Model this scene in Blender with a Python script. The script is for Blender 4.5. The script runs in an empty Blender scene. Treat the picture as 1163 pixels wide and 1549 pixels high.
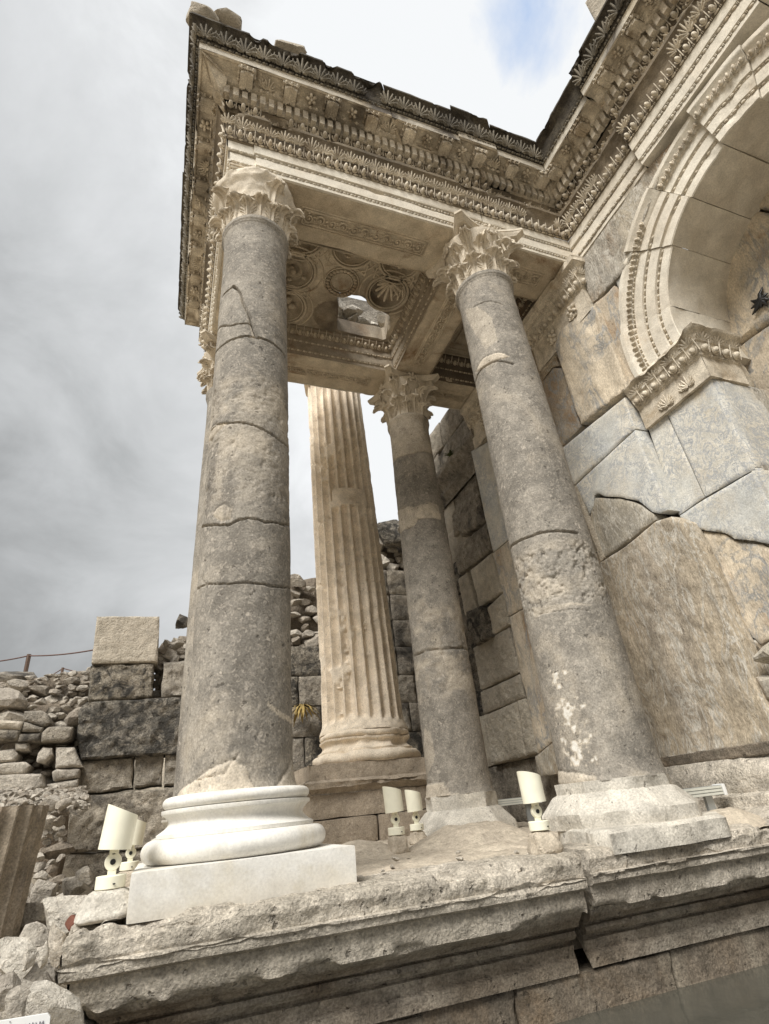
import bpy, bmesh, math, random
import numpy as np
from mathutils import Matrix, Vector
C = bpy.context.scene.collection
SC = bpy.context.scene
rng = random.Random(7)
# ---------------------------------------------------------------- camera
F = 824.8244116
RM = np.array([[0.93769278, -0.33499546, -0.09225119], [0.08517658, 0.47901032, -0.87366702], [0.33686376, 0.81137362, 0.47769829]])
U_, S_, V_ = np.linalg.svd(RM); RM = U_ @ V_
CX, CY = 581.5, 774.5
cd = bpy.data.cameras.new('camera'); cam = bpy.data.objects.new('camera', cd); C.objects.link(cam)
cd.sensor_fit = 'VERTICAL'; cd.sensor_height = 24.0; cd.lens = F / 1549 * 24.0
cd.clip_start = 0.02; cd.clip_end = 2000
M3 = RM.T @ np.diag([1, -1, -1])
cam.matrix_world = Matrix([list(M3[0]) + [0], list(M3[1]) + [0], list(M3[2]) + [0], [0, 0, 0, 1]])
SC.camera = cam
# ---------------------------------------------------------------- light
SC.view_settings.view_transform = 'Standard'; SC.view_settings.look = 'None'; SC.view_settings.gamma = 1
SC.view_settings.exposure = 0.92
SUN_EL, SUN_AZ = math.radians(47), math.radians(230)      # azimuth measured clockwise from +Y
W = bpy.data.worlds.new('World'); SC.world = W; W.use_nodes = True
nt = W.node_tree; nt.nodes.clear()
def wn(t, **k):
    n = nt.nodes.new(t)
    for a, b in k.items(): setattr(n, a, b)
    return n
out = wn('ShaderNodeOutputWorld'); bg = wn('ShaderNodeBackground'); bg.inputs['Strength'].default_value = 0.1
sky = wn('ShaderNodeTexSky', sky_type='NISHITA'); sky.sun_disc = False; sky.sun_elevation = SUN_EL; sky.sun_rotation = SUN_AZ
tc = wn('ShaderNodeTexCoord')
mp = wn('ShaderNodeMapping'); mp.inputs['Scale'].default_value = (1, 1, 1.5)
nt.links.new(tc.outputs['Generated'], mp.inputs['Vector'])
n1 = wn('ShaderNodeTexNoise'); n1.inputs['Scale'].default_value = 3.0; n1.inputs['Detail'].default_value = 9; n1.inputs['Roughness'].default_value = 0.58; n1.inputs['Distortion'].default_value = 0.35
n2 = wn('ShaderNodeTexNoise'); n2.inputs['Scale'].default_value = 1.3; n2.inputs['Detail'].default_value = 5; n2.inputs['Roughness'].default_value = 0.55
mp2 = wn('ShaderNodeMapping'); mp2.inputs['Location'].default_value = (3.1, 1.7, 0.4); mp2.inputs['Scale'].default_value = (1, 1, 2.2)
nt.links.new(tc.outputs['Generated'], mp2.inputs['Vector'])
nt.links.new(mp.outputs[0], n1.inputs['Vector']); nt.links.new(mp2.outputs[0], n2.inputs['Vector'])
def vmath(op, a=None, b=None):
    n = wn('ShaderNodeMath', operation=op)
    for i, v in enumerate((a, b)):
        if v is None: continue
        if isinstance(v, (int, float)): n.inputs[i].default_value = v
        else: nt.links.new(v, n.inputs[i])
    return n.outputs[0]
sp = wn('ShaderNodeSeparateXYZ'); nt.links.new(tc.outputs['Generated'], sp.inputs[0])
# the bank of cloud is thicker (greyer) low over the hill to the left, thin overhead to the right
g = vmath('ADD', vmath('MULTIPLY', sp.outputs['Z'], 0.45), vmath('MULTIPLY', sp.outputs['X'], 0.85))
t = vmath('ADD', vmath('ADD', g, vmath('MULTIPLY', n2.outputs['Fac'], 0.35)), vmath('MULTIPLY', n1.outputs['Fac'], 0.72))
rp = wn('ShaderNodeValToRGB'); nt.links.new(t, rp.inputs['Fac'])
e = rp.color_ramp.elements
e[0].position = 0.33; e[0].color = (1.5, 1.55, 1.57, 1)
e[1].position = 1.10; e[1].color = (4.9, 5.0, 5.08, 1)
for p, c in ((0.50, (2.1, 2.16, 2.19)), (0.66, (3.0, 3.08, 3.13)), (0.86, (3.95, 4.03, 4.1))):
    q = rp.color_ramp.elements.new(p); q.color = (*c, 1)
# a gap of blue sky
dv = wn('ShaderNodeVectorMath', operation='DISTANCE'); nt.links.new(tc.outputs['Generated'], dv.inputs[0])
def raydir(x, y):
    v = RM.T @ np.array([x - CX, y - CY, F]); return v / np.linalg.norm(v)
dv.inputs[1].default_value = tuple(raydir(800, 20))
gp = vmath('SUBTRACT', vmath('ADD', vmath('MULTIPLY', dv.outputs['Value'], 9.5), vmath('MULTIPLY', n1.outputs['Fac'], 4.0)), 1.72)
gp.node.use_clamp = True
mx = wn('ShaderNodeMix', data_type='RGBA'); nt.links.new(gp, mx.inputs[0])
sk = wn('ShaderNodeMix', data_type='RGBA'); sk.blend_type = 'MULTIPLY'; sk.inputs[0].default_value = 1; nt.links.new(sky.outputs[0], sk.inputs[6]); sk.inputs[7].default_value = (1.0, 1.1, 1.25, 1)
sk2 = wn('ShaderNodeMix', data_type='RGBA'); sk2.inputs[0].default_value = 0.55; nt.links.new(sk.outputs[2], sk2.inputs[6]); sk2.inputs[7].default_value = (3.0, 4.1, 5.8, 1)
nt.links.new(sk2.outputs[2], mx.inputs[6]); nt.links.new(rp.outputs['Color'], mx.inputs[7])
nt.links.new(mx.outputs[2], bg.inputs['Color']); nt.links.new(bg.outputs[0], out.inputs['Surface'])
sd = bpy.data.lights.new('sun', 'SUN'); sd.energy = 2.8; sd.angle = math.radians(30); sd.color = (1.0, 0.98, 0.94)
so = bpy.data.objects.new('sun', sd); C.objects.link(so)
sv = Vector((math.sin(SUN_AZ) * math.cos(SUN_EL), math.cos(SUN_AZ) * math.cos(SUN_EL), math.sin(SUN_EL)))
so.rotation_euler = sv.to_track_quat('Z', 'Y').to_euler(); so.location = (0, 0, 20)
# ---------------------------------------------------------------- helpers
def at(x, y, ax, val):
    v = RM.T @ np.array([x - CX, y - CY, F]); return v * (val / v['xyz'.index(ax)])
def hash3(ix, iy, iz, seed):
    n = (ix.astype(np.int64) * 374761393 + iy.astype(np.int64) * 668265263 + iz.astype(np.int64) * 2147483647 + seed * 144665) & 0xffffffff
    n = ((n ^ (n >> 13)) * 1274126177) & 0xffffffff
    n = ((n ^ (n >> 16)) * 2246822519) & 0xffffffff
    return ((n ^ (n >> 15)) & 0xffffff) / float(0xffffff)
def vnoise(P, seed=0):
    P = np.asarray(P, float); I = np.floor(P).astype(np.int64); f = P - I; f = f * f * f * (f * (f * 6 - 15) + 10)
    r = 0
    for dx in (0, 1):
        for dy in (0, 1):
            for dz in (0, 1):
                w = (f[..., 0] if dx else 1 - f[..., 0]) * (f[..., 1] if dy else 1 - f[..., 1]) * (f[..., 2] if dz else 1 - f[..., 2])
                r = r + w * hash3(I[..., 0] + dx, I[..., 1] + dy, I[..., 2] + dz, seed)
    return r * 2 - 1
def fbm(P, scale=1.0, octv=4, seed=0, gain=0.5):
    P = np.asarray(P, float) * scale; a = 1; r = 0; s = 0
    for k in range(octv):
        r = r + a * vnoise(P, seed + k * 17); s += a; a *= gain; P = P * 2.03 + 11.3
    return r / s
class MB:
    def __init__(s): s.V = []; s.F = []; s.n = 0; s.A = []
    def add(s, V, Fs, a=0.0):
        V = np.asarray(V, float).reshape(-1, 3)
        if callable(a): a = a(V)
        s.V.append(V)
        for f in Fs: s.F.append(tuple(int(i) + s.n for i in f))
        s.A.append(np.full(len(V), a) if np.isscalar(a) else np.asarray(a)); s.n += len(V)
        return s
    def build(s, name, mat, parent=None, smooth=40, attr=None):
        V = np.concatenate(s.V) if s.V else np.zeros((0, 3))
        off = np.array(wloc(parent))
        me = bpy.data.meshes.new(name); me.from_pydata((V - off).tolist(), [], s.F)
        if mat is not None: me.materials.append(mat)
        if attr:
            a = me.attributes.new(attr, 'FLOAT', 'POINT'); a.data.foreach_set('value', np.concatenate(s.A).astype(np.float32))
        me.validate()
        if smooth:
            me.shade_smooth(); me.set_sharp_from_angle(angle=math.radians(smooth))
        o = bpy.data.objects.new(name, me); C.objects.link(o); o.parent = parent
        return o
def wloc(p):
    v = Vector((0, 0, 0))
    while p is not None: v += p.location; p = p.parent
    return v
def tag(o, label=None, cat=None, group=None, kind=None):
    if label: o['label'] = label
    if cat: o['category'] = cat
    if group: o['group'] = group
    if kind: o['kind'] = kind
    return o
def thing(name, loc, label, cat, group=None):
    o = bpy.data.objects.new(name, None); C.objects.link(o); o.location = loc; o.empty_display_size = 0.1
    return tag(o, label, cat, group)
def grid_faces(nu, nv, cu=False, off=0):
    a = []
    for i in range(nu if cu else nu - 1):
        i2 = (i + 1) % nu
        for j in range(nv - 1):
            a.append((off + i * nv + j, off + i2 * nv + j, off + i2 * nv + j + 1, off + i * nv + j + 1))
    return a
def box(mb, x0, x1, y0, y1, z0, z1, a=0.0):
    V = [(x, y, z) for x in (x0, x1) for y in (y0, y1) for z in (z0, z1)]
    mb.add(V, [(0, 1, 3, 2), (4, 6, 7, 5), (0, 4, 5, 1), (2, 3, 7, 6), (0, 2, 6, 4), (1, 5, 7, 3)], a)
def rbox(mb, lo, hi, r=0.01, cell=0.03, amp=0.004, seed=0, nscale=6, chip=0.0, frame=None, a=0.0):
    """box with rounded, chipped, uneven faces"""
    lo = np.array(lo, float); hi = np.array(hi, float); ctr = (lo + hi) / 2; half = (hi - lo) / 2
    r = min(r, half.min() * 0.9)
    for ax in range(3):
        u, v = (ax + 1) % 3, (ax + 2) % 3
        nu = max(2, int(2 * half[u] / cell) + 1) + 1; nv = max(2, int(2 * half[v] / cell) + 1) + 1
        for sgn in (-1, 1):
            gu, gv = np.meshgrid(np.linspace(-half[u], half[u], nu), np.linspace(-half[v], half[v], nv), indexing='ij')
            P = np.zeros((nu, nv, 3)); P[..., u] = gu; P[..., v] = gv; P[..., ax] = sgn * half[ax]
            P = P.reshape(-1, 3); Q = np.clip(P, -(half - r), half - r); D = P - Q; L = np.linalg.norm(D, axis=1, keepdims=True); N = D / np.maximum(L, 1e-9)
            P = Q + N * r + ctr
            nz = fbm(P, nscale, 3, seed)
            edge = (np.abs(D) > r * 0.2).sum(1) >= 2
            P = P + N * (nz * amp)[:, None]
            if chip: P = P - N * (np.maximum(0, fbm(P, 5, 3, seed + 5) - 0.1) * chip * edge)[:, None]
            if frame is not None: P = frame[0] + P @ frame[1].T
            fs = grid_faces(nu, nv)
            if sgn < 0: fs = [f[::-1] for f in fs]
            mb.add(P, fs, a)
def axes(u, v, n):
    return np.array([u, v, n], float).T
def seg_dist(P, loops):
    best = np.full(len(P), 1e9); near = P.copy()
    for L in loops:
        A = L; B = np.roll(L, -1, axis=0)
        for a, b in zip(A, B):
            ab = b - a; t = np.clip(((P - a) @ ab) / max(ab @ ab, 1e-12), 0, 1); q = a + t[:, None] * ab
            d = np.linalg.norm(P - q, axis=1); m = d < best; best[m] = d[m]; near[m] = q[m]
    return best, near
def inside(P, loops):
    r = np.zeros(len(P), bool)
    for L in loops:
        x, y = P[:, 0], P[:, 1]; A = L; B = np.roll(L, -1, axis=0)
        for a, b in zip(A, B):
            c = ((a[1] > y) != (b[1] > y))
            xx = (b[0] - a[0]) * (y - a[1]) / (b[1] - a[1] + 1e-15) + a[0]
            r ^= c & (x < xx)
    return r
def ragged(L, step, amp, seed):
    L = np.array(L, float); o = []
    for a, b in zip(L, np.roll(L, -1, axis=0)):
        n = max(1, int(np.linalg.norm(b - a) / step)); d = (b - a) / (np.linalg.norm(b - a) + 1e-9); nn = np.array([-d[1], d[0]])
        for k in range(n):
            p = a + (b - a) * k / n
            w = 0 if k == 0 else 1
            o.append(p + nn * w * amp * fbm(np.array([[p[0], p[1], 0.3]]), 7, 3, seed)[0])
    return np.array(o)
def slab(mb, loops, O, U, V, N, depth=0.2, cell=0.025, bevel=0.012, amp=0.006, seed=0, nscale=5, rag=0.006, rough=0.0, boss=0.0, hf=None, a=0.0):
    """irregular stone slab: outline loops (u,v) in the plane O+uU+vV, facing N, with worn edges and an uneven face"""
    O, U, V, N = [np.array(q, float) for q in (O, U, V, N)]
    Ls = [ragged(L, cell * 1.6, rag, seed + i) if rag else np.array(L, float) for i, L in enumerate(loops)]
    lo = Ls[0].min(0) - cell; hi = Ls[0].max(0) + cell
    nu = max(3, int((hi[0] - lo[0]) / cell) + 2); nv = max(3, int((hi[1] - lo[1]) / cell) + 2)
    gu, gv = np.meshgrid(np.linspace(lo[0], hi[0], nu), np.linspace(lo[1], hi[1], nv), indexing='ij')
    P = np.stack([gu.ravel(), gv.ravel()], 1)
    ins = inside(P, Ls); d, near = seg_dist(P, Ls)
    snap = (~ins) & (d < cell * 1.5); ok = ins | snap
    P2 = P.copy(); P2[snap] = near[snap]; d[snap] = 0
    k = ins & (d < cell * 0.3); P2[k] = near[k]; d[k] = 0
    W3 = O + P2[:, :1] * U + P2[:, 1:] * V
    h = -bevel * (1 - np.clip(d / bevel, 0, 1)) ** 2
    h = h + amp * fbm(W3, nscale, 4, seed)
    if boss: h = h + boss * np.clip((d - .02) / 0.02, 0, 1)
    if rough: h = h + rough * (fbm(W3, nscale * 5, 3, seed + 9)) * np.clip(d / 0.02, 0, 1)
    if hf is not None: h = h + hf(P2, d)
    W3 = W3 + h[:, None] * N
    fs = []; okg = ok.reshape(nu, nv); ing = ins.reshape(nu, nv)
    flip = np.dot(np.cross(U, V), N) < 0
    for i in range(nu - 1):
        for j in range(nv - 1):
            if okg[i, j] and okg[i + 1, j] and okg[i + 1, j + 1] and okg[i, j + 1] and (ing[i, j] or ing[i + 1, j] or ing[i + 1, j + 1] or ing[i, j + 1]):
                f = (i * nv + j, (i + 1) * nv + j, (i + 1) * nv + j + 1, i * nv + j + 1)
                fs.append(f[::-1] if flip else f)
    if not fs: return
    cnt = {}
    for f in fs:
        for q in range(4):
            e_ = (f[q], f[(q + 1) % 4]); cnt[e_] = 1
    be = [e_ for e_ in cnt if (e_[1], e_[0]) not in cnt]
    used = sorted({i for f in fs for i in f}); mpv = {v: i for i, v in enumerate(used)}
    VV = list(W3[used]); bi = {}
    for e_ in be:
        for v in e_:
            if v not in bi: bi[v] = len(VV); VV.append(W3[v] - N * (depth + h[v]))
    FF = [tuple(mpv[i] for i in f) for f in fs] + [(mpv[a_], bi[a_], bi[b_], mpv[b_]) for a_, b_ in be]
    VV = np.array(VV); mb.add(VV, FF, a(VV) if callable(a) else a)
def pxslab(mb, pts, ax, val, **k):
    """slab on the plane x=val (faces -x) or y=val (faces -y); outline given by where it is seen"""
    P = [at(x, y, ax, val) for x, y in pts]
    if ax == 'x': slab(mb, [[(p[1], p[2]) for p in P]], (val, 0, 0), (0, 1, 0), (0, 0, 1), (-1, 0, 0), **k)
    elif ax == 'y': slab(mb, [[(p[0], p[2]) for p in P]], (0, val, 0), (1, 0, 0), (0, 0, 1), (0, -1, 0), **k)
def ico(sub):
    bm = bmesh.new(); bmesh.ops.create_icosphere(bm, subdivisions=sub, radius=1)
    V = np.array([v.co[:] for v in bm.verts]); Fs = [tuple(v.index for v in f.verts) for f in bm.faces]; bm.free(); return V, Fs
ICO = {k: ico(k) for k in (1, 2, 3, 4)}
def rock(mb, c, size, seed=0, sub=2, cuts=9, rot=None, amp=0.05, a=0.0):
    r = np.random.RandomState(seed & 0x7fffffff); V, Fs = ICO[sub]; V = V.copy() * 1.25
    for k in range(cuts):
        n = r.normal(size=3); n /= np.linalg.norm(n); d = r.uniform(0.52, 0.88)
        s_ = V @ n; m = s_ > d; V[m] -= np.outer(s_[m] - d, n)
    V = V + V * (fbm(V + seed % 97, 2.2, 3, seed % 1000) * amp * 1.4 + (fbm(V + seed % 89, 7, 3, seed % 900) * amp * .9 if sub > 2 else 0))[:, None]
    V = V * np.array(size)
    if rot is None: rot = Matrix.Rotation(r.uniform(-.5, .5), 3, 'X') @ Matrix.Rotation(r.uniform(-.4, .4), 3, 'Y') @ Matrix.Rotation(r.uniform(0, 6.28), 3, 'Z')
    V = V @ np.array(rot).T + np.array(c)
    mb.add(V, Fs, a)
def lathe(mb, prof, n, c, fn=None, a=0.0, phase=0.0, cap=True):
    th = np.linspace(0, 2 * math.pi, n, endpoint=False) + phase; pr = np.array(prof)
    V = np.zeros((n, len(pr), 3)); rr = pr[:, 0][None, :] + np.zeros((n, 1))
    V[..., 0] = np.cos(th)[:, None] * rr; V[..., 1] = np.sin(th)[:, None] * rr; V[..., 2] = pr[:, 1][None, :]
    if fn is not None: V = fn(V, th)
    V = V.reshape(-1, 3) + np.array(c)
    fs = grid_faces(n, len(pr), True); m = len(pr)
    if cap: fs += [tuple(i * m for i in range(n))[::-1], tuple(i * m + m - 1 for i in range(n))]
    mb.add(V, fs, a)
def tube(mb, P, R, n=8, flat=1.0, a=0.0, up=(0, 0, 1)):
    P = np.array(P, float); m = len(P); R = np.broadcast_to(R, (m,)); T = np.gradient(P, axis=0); T /= np.linalg.norm(T, axis=1, keepdims=True) + 1e-9
    upv = np.array(up, float); V = []
    for i in range(m):
        s_ = np.cross(T[i], upv)
        if np.linalg.norm(s_) < 1e-3: s_ = np.cross(T[i], (1, 0.2, 0))
        s_ /= np.linalg.norm(s_); w = np.cross(s_, T[i])
        for k in range(n):
            an = 2 * math.pi * k / n; V.append(P[i] + R[i] * (math.cos(an) * s_ * flat + math.sin(an) * w))
    fs = [(i * n + k, i * n + (k + 1) % n, (i + 1) * n + (k + 1) % n, (i + 1) * n + k) for i in range(m - 1) for k in range(n)]
    fs += [tuple(range(n))[::-1], tuple((m - 1) * n + k for k in range(n))]
    mb.add(V, fs, a)
def sph(nu=8, nv=5):
    th = np.linspace(0, 2 * math.pi, nu, endpoint=False); ph = np.linspace(-1.45, 1.45, nv)
    V = np.array([[(math.cos(p) * math.cos(t_), math.cos(p) * math.sin(t_), math.sin(p)) for p in ph] for t_ in th]).reshape(-1, 3)
    fs = grid_faces(nu, nv, True) + [tuple(i * nv for i in range(nu))[::-1], tuple(i * nv + nv - 1 for i in range(nu))]
    return V, fs
SPH = sph(); SPHS = sph(6, 4)
# carved units in local axes: x along the run, y up the moulding, z out of it
def unit_mesh(parts):
    mb = MB()
    for c, s_, base in parts: mb.add(base[0] * np.array(s_) + np.array(c), base[1])
    return np.concatenate(mb.V), mb.F
def arc_tube(cx, cy, rx, ry, a0, a1, r, n=9, k=4, z=0.0):
    m = MB(); P = [(cx + rx * math.cos(q), cy + ry * math.sin(q), z) for q in np.linspace(a0, a1, n)]
    tube(m, P, r, k); return m.V[0], m.F
def join(*ms):
    mb = MB()
    for V, Fs in ms: mb.add(V, Fs)
    return np.concatenate(mb.V), mb.F
BEAD = join((SPH[0] * (0.30, 0.2, 0.2), SPH[1]), *[(np.array(SPHS[0]) * (0.045, 0.22, 0.22) + (x, 0, 0), SPHS[1]) for x in (0.38, 0.5)])
EGG = join((SPH[0] * (0.24, 0.36, 0.26) + (0, -0.02, 0.05), SPH[1]), arc_tube(0, 0.12, 0.37, 0.55, math.pi, 2 * math.pi, 0.06, 9, 4, 0.06), arc_tube(0.5, 0.25, 0.001, 0.62, -1.57, 1.57, 0.055, 3, 4, 0.06))
def petalfan(n, L, w, spread, curl=0.25):
    ms = []
    for i in range(n):
        an = (i - (n - 1) / 2) / max(1, (n - 1) / 2) * spread; l = L * (1 - 0.35 * (abs(an) / max(spread, .01)) ** 1.5)
        V = SPHS[0] * (w / 2, l / 2, w * 0.45) + (0, l / 2, 0.02)
        V[:, 2] += curl * w * (V[:, 1] / L) ** 2 * 2
        c, s_ = math.cos(-an), math.sin(-an); V = np.stack([V[:, 0] * c - V[:, 1] * s_, V[:, 0] * s_ + V[:, 1] * c, V[:, 2]], 1)
        ms.append((V, SPHS[1]))
    return ms
PALM = join(*[(V + (0, -0.45, 0.02), f) for V, f in petalfan(7, 0.95, 0.15, 1.15)],
            *[(V * (1, 1, 1) + (0.5, -0.42, 0.0), f) for V, f in petalfan(5, 0.75, 0.13, 0.7)],
            arc_tube(0.27, -0.3, 0.14, 0.14, 0, 5.0, 0.045, 9, 4, 0.05), arc_tube(-0.27, -0.3, 0.14, 0.14, 3.14, 8.1, 0.045, 9, 4, 0.05))
FLOWER = join(*[(np.array(SPHS[0]) * (0.2, 0.14, 0.1) @ np.array([[math.cos(q), math.sin(q), 0], [-math.sin(q), math.cos(q), 0], [0, 0, 1]]) + (0.26 * math.cos(q), 0.26 * math.sin(q), 0.05), SPHS[1]) for q in np.linspace(0, 2 * math.pi, 6)[:-1]], (SPHS[0] * 0.13 + (0, 0, 0.1), SPHS[1]))
def scroll_unit():
    ms = []
    P = [(0.42 * (1 - q / 9.5) * math.cos(q + 3.4), 0.40 * (1 - q / 9.5) * math.sin(q + 3.4), 0.08) for q in np.linspace(0, 7.6, 22)]
    m = MB(); tube(m, P, np.linspace(0.075, 0.05, 22), 4); ms.append((m.V[0], m.F))
    for q in (0.5, 1.7, 2.9, 4.1): ms.append((SPHS[0] * (0.12, 0.07, 0.07) + (0.5 * math.cos(q), 0.4 * math.sin(q), 0.08), SPHS[1]))
    ms.append((SPHS[0] * 0.12 + (0, 0, 0.1), SPHS[1])); return join(*ms)
SCROLL = scroll_unit()
def inst(mb, base, pos, X, Y, Z, sx, sy, sz, jit=0.0, drop=0.0, seed=0, mirror=False, a=0.0):
    r = np.random.RandomState(seed); V, Fs = base
    pos = np.atleast_2d(pos); n = len(pos)
    X = np.broadcast_to(X, (n, 3)); Y = np.broadcast_to(Y, (n, 3)); Z = np.broadcast_to(Z, (n, 3))
    for i in range(n):
        if drop and (vnoise(np.array([pos[i] * 2.2]), seed)[0] * 0.5 + 0.5) < drop: continue
        m = -1 if (mirror and i % 2) else 1
        k = 1 + jit * r.uniform(-1, 1)
        Q = pos[i] + np.outer(V[:, 0] * sx * m, X[i]) + np.outer(V[:, 1] * sy * k, Y[i]) + np.outer(V[:, 2] * sz * (1 + jit * r.uniform(-1.5, 1)), Z[i])
        mb.add(Q, Fs if m > 0 else [f[::-1] for f in Fs], a)
# ---------------------------------------------------------------- materials
def stone(name, c1, c2, tone=(0.5, 0.42, 0.3), scale=1.0, stain=None, stain_lo=0.5, stain_hi=0.7, stain_scale=1.2, speck=None, speck_scale=28, speck_amt=0.3, vein=None, vein_scale=3.0, pits=0.25, bump=0.6, bdist=0.03, rough=0.85, fine=1.0, streak=1.0, drip=None, detail_c=0.5):
    m = bpy.data.materials.new(name); m.use_nodes = True; t = m.node_tree; t.nodes.clear()
    def N(ty, **k):
        n = t.nodes.new(ty)
        for a, b in k.items(): setattr(n, a, b)
        return n
    L = t.links.new
    o = N('ShaderNodeOutputMaterial'); b = N('ShaderNodeBsdfPrincipled'); L(b.outputs[0], o.inputs[0])
    b.inputs['Roughness'].default_value = rough; b.inputs['Specular IOR Level'].default_value = 0.25
    geo = N('ShaderNodeNewGeometry'); oi = N('ShaderNodeObjectInfo')
    of = N('ShaderNodeVectorMath', operation='MULTIPLY_ADD'); L(oi.outputs['Random'], of.inputs[0]); of.inputs[1].default_value = (5, 7, 3); L(geo.outputs['Position'], of.inputs[2])
    mp_ = N('ShaderNodeMapping'); mp_.inputs['Scale'].default_value = (1, 1, streak); L(of.outputs[0], mp_.inputs['Vector'])
    vec = mp_.outputs[0]
    def noise(sc, det=5, ro=0.6, dist=0.0, v=None):
        n = N('ShaderNodeTexNoise'); n.inputs['Scale'].default_value = sc; n.inputs['Detail'].default_value = det; n.inputs['Roughness'].default_value = ro; n.inputs['Distortion'].default_value = dist
        L(v or vec, n.inputs['Vector']); return n.outputs['Fac']
    def ramp(f, lo, hi):
        r = N('ShaderNodeMapRange'); r.interpolation_type = 'SMOOTHSTEP'; L(f, r.inputs[0]); r.inputs[1].default_value = lo; r.inputs[2].default_value = hi; return r.outputs[0]
    def mix(f, a, b_, mode='MIX'):
        n = N('ShaderNodeMix', data_type='RGBA'); n.blend_type = mode
        for s_, v in ((0, f), (6, a), (7, b_)):
            if isinstance(v, (int, float)): n.inputs[s_].default_value = v
            elif isinstance(v, tuple): n.inputs[s_].default_value = (*v, 1)
            else: L(v, n.inputs[s_])
        return n.outputs[2]
    col = mix(ramp(noise(1.6 * scale, 6, 0.6, 0.4), 0.35, 0.65), c1, c2)
    at_ = N('ShaderNodeAttribute'); at_.attribute_name = 'tone'
    col = mix(at_.outputs['Fac'], col, tone)
    w1 = N('ShaderNodeMath', operation='SUBTRACT', use_clamp=True); L(at_.outputs['Fac'], w1.inputs[0]); w1.inputs[1].default_value = 1.0
    # mottling
    mot = noise(7 * scale, 8, 0.7, 0.3)
    mm = N('ShaderNodeMapRange'); L(mot, mm.inputs[0]); mm.inputs[1].default_value = 0.3; mm.inputs[2].default_value = 0.7; mm.inputs[3].default_value = 1 - 0.52 * detail_c; mm.inputs[4].default_value = 1 + 0.48 * detail_c
    cv = N('ShaderNodeCombineColor'); [L(mm.outputs[0], cv.inputs[i]) for i in range(3)]
    col = mix(1.0, col, cv.outputs[0], 'MULTIPLY')
    if stain:
        col = mix(ramp(noise(stain_scale, 9, 0.68, 0.6), stain_lo, stain_hi), col, stain)
    if drip:
        mpd = N('ShaderNodeMapping'); mpd.inputs['Scale'].default_value = (3.2, 3.2, 0.5); L(of.outputs[0], mpd.inputs['Vector'])
        col = mix(ramp(noise(1.6, 6, 0.6, 0.2, mpd.outputs[0]), 0.52, 0.74), col, drip)
    if speck:
        nd = N('ShaderNodeTexNoise'); nd.inputs['Scale'].default_value = 16; nd.inputs['Detail'].default_value = 4; L(vec, nd.inputs['Vector'])
        dv_ = N('ShaderNodeVectorMath', operation='MULTIPLY_ADD'); L(nd.outputs['Color'], dv_.inputs[0]); dv_.inputs[1].default_value = (.09, .09, .09); L(vec, dv_.inputs[2])
        vo = N('ShaderNodeTexVoronoi'); vo.inputs['Scale'].default_value = speck_scale; L(dv_.outputs[0], vo.inputs['Vector'])
        wv = N('ShaderNodeSeparateColor'); L(vo.outputs['Color'], wv.inputs[0])
        f = ramp(wv.outputs[0], 1 - speck_amt, 1 - speck_amt + 0.1)
        f2 = ramp(vo.outputs['Distance'], 0.55, 0.35)
        k = N('ShaderNodeMath', operation='MULTIPLY'); L(f, k.inputs[0]); L(f2, k.inputs[1])
        k2 = N('ShaderNodeMath', operation='MULTIPLY'); L(k.outputs[0], k2.inputs[0]); L(ramp(noise(9, 4), .42, .75), k2.inputs[1])
        col = mix(k2.outputs[0], col, speck)
        vo2 = N('ShaderNodeTexVoronoi'); vo2.inputs['Scale'].default_value = speck_scale * 2.4; L(dv_.outputs[0], vo2.inputs['Vector'])
        w2 = N('ShaderNodeSeparateColor'); L(vo2.outputs['Color'], w2.inputs[0])
        k3 = N('ShaderNodeMath', operation='MULTIPLY'); L(ramp(w2.outputs[1], 0.72, 0.95), k3.inputs[0]); k3.inputs[1].default_value = 0.38
        col = mix(k3.outputs[0], col, speck)
    if vein:
        vn = noise(vein_scale, 9, 0.66, 1.6)
        ab = N('ShaderNodeMath', operation='ABSOLUTE'); sb = N('ShaderNodeMath', operation='SUBTRACT'); L(vn, sb.inputs[0]); sb.inputs[1].default_value = 0.5; L(sb.outputs[0], ab.inputs[0])
        k = N('ShaderNodeMath', operation='MULTIPLY'); L(ramp(ab.outputs[0], 0.05, 0.0), k.inputs[0]); L(ramp(noise(2.6, 4), 0.33, 0.55), k.inputs[1])
        col = mix(k.outputs[0], col, vein)
    # dark pits
    pn = noise(26 * fine, 3, 0.55); pit = ramp(pn, 0.64, 0.72)
    pk = N('ShaderNodeMath', operation='MULTIPLY'); L(pit, pk.inputs[0]); pk.inputs[1].default_value = pits
    col = mix(pk.outputs[0], col, (0.03, 0.025, 0.02))
    g2 = N('ShaderNodeMapRange'); L(noise(95 * fine, 3, 0.6), g2.inputs[0]); g2.inputs[1].default_value = 0.3; g2.inputs[2].default_value = 0.7; g2.inputs[3].default_value = 1 - 0.42 * detail_c; g2.inputs[4].default_value = 1 + 0.40 * detail_c
    cg = N('ShaderNodeCombineColor'); [L(g2.outputs[0], cg.inputs[i]) for i in range(3)]
    col = mix(1.0, col, cg.outputs[0], 'MULTIPLY')
    col = mix(w1.outputs[0], col, (0.66, 0.63, 0.57))
    L(col, b.inputs['Base Color'])
    h = N('ShaderNodeMath', operation='MULTIPLY_ADD'); L(noise(14 * fine, 8, 0.68), h.inputs[0]); h.inputs[1].default_value = 1.0
    h2 = N('ShaderNodeMath', operation='MULTIPLY_ADD'); L(noise(60 * fine, 5, 0.65), h2.inputs[0]); h2.inputs[1].default_value = 0.35
    L(pit, h2.inputs[2]); hm = N('ShaderNodeMath', operation='MULTIPLY'); L(h2.outputs[0], hm.inputs[0]); hm.inputs[1].default_value = 1
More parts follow.
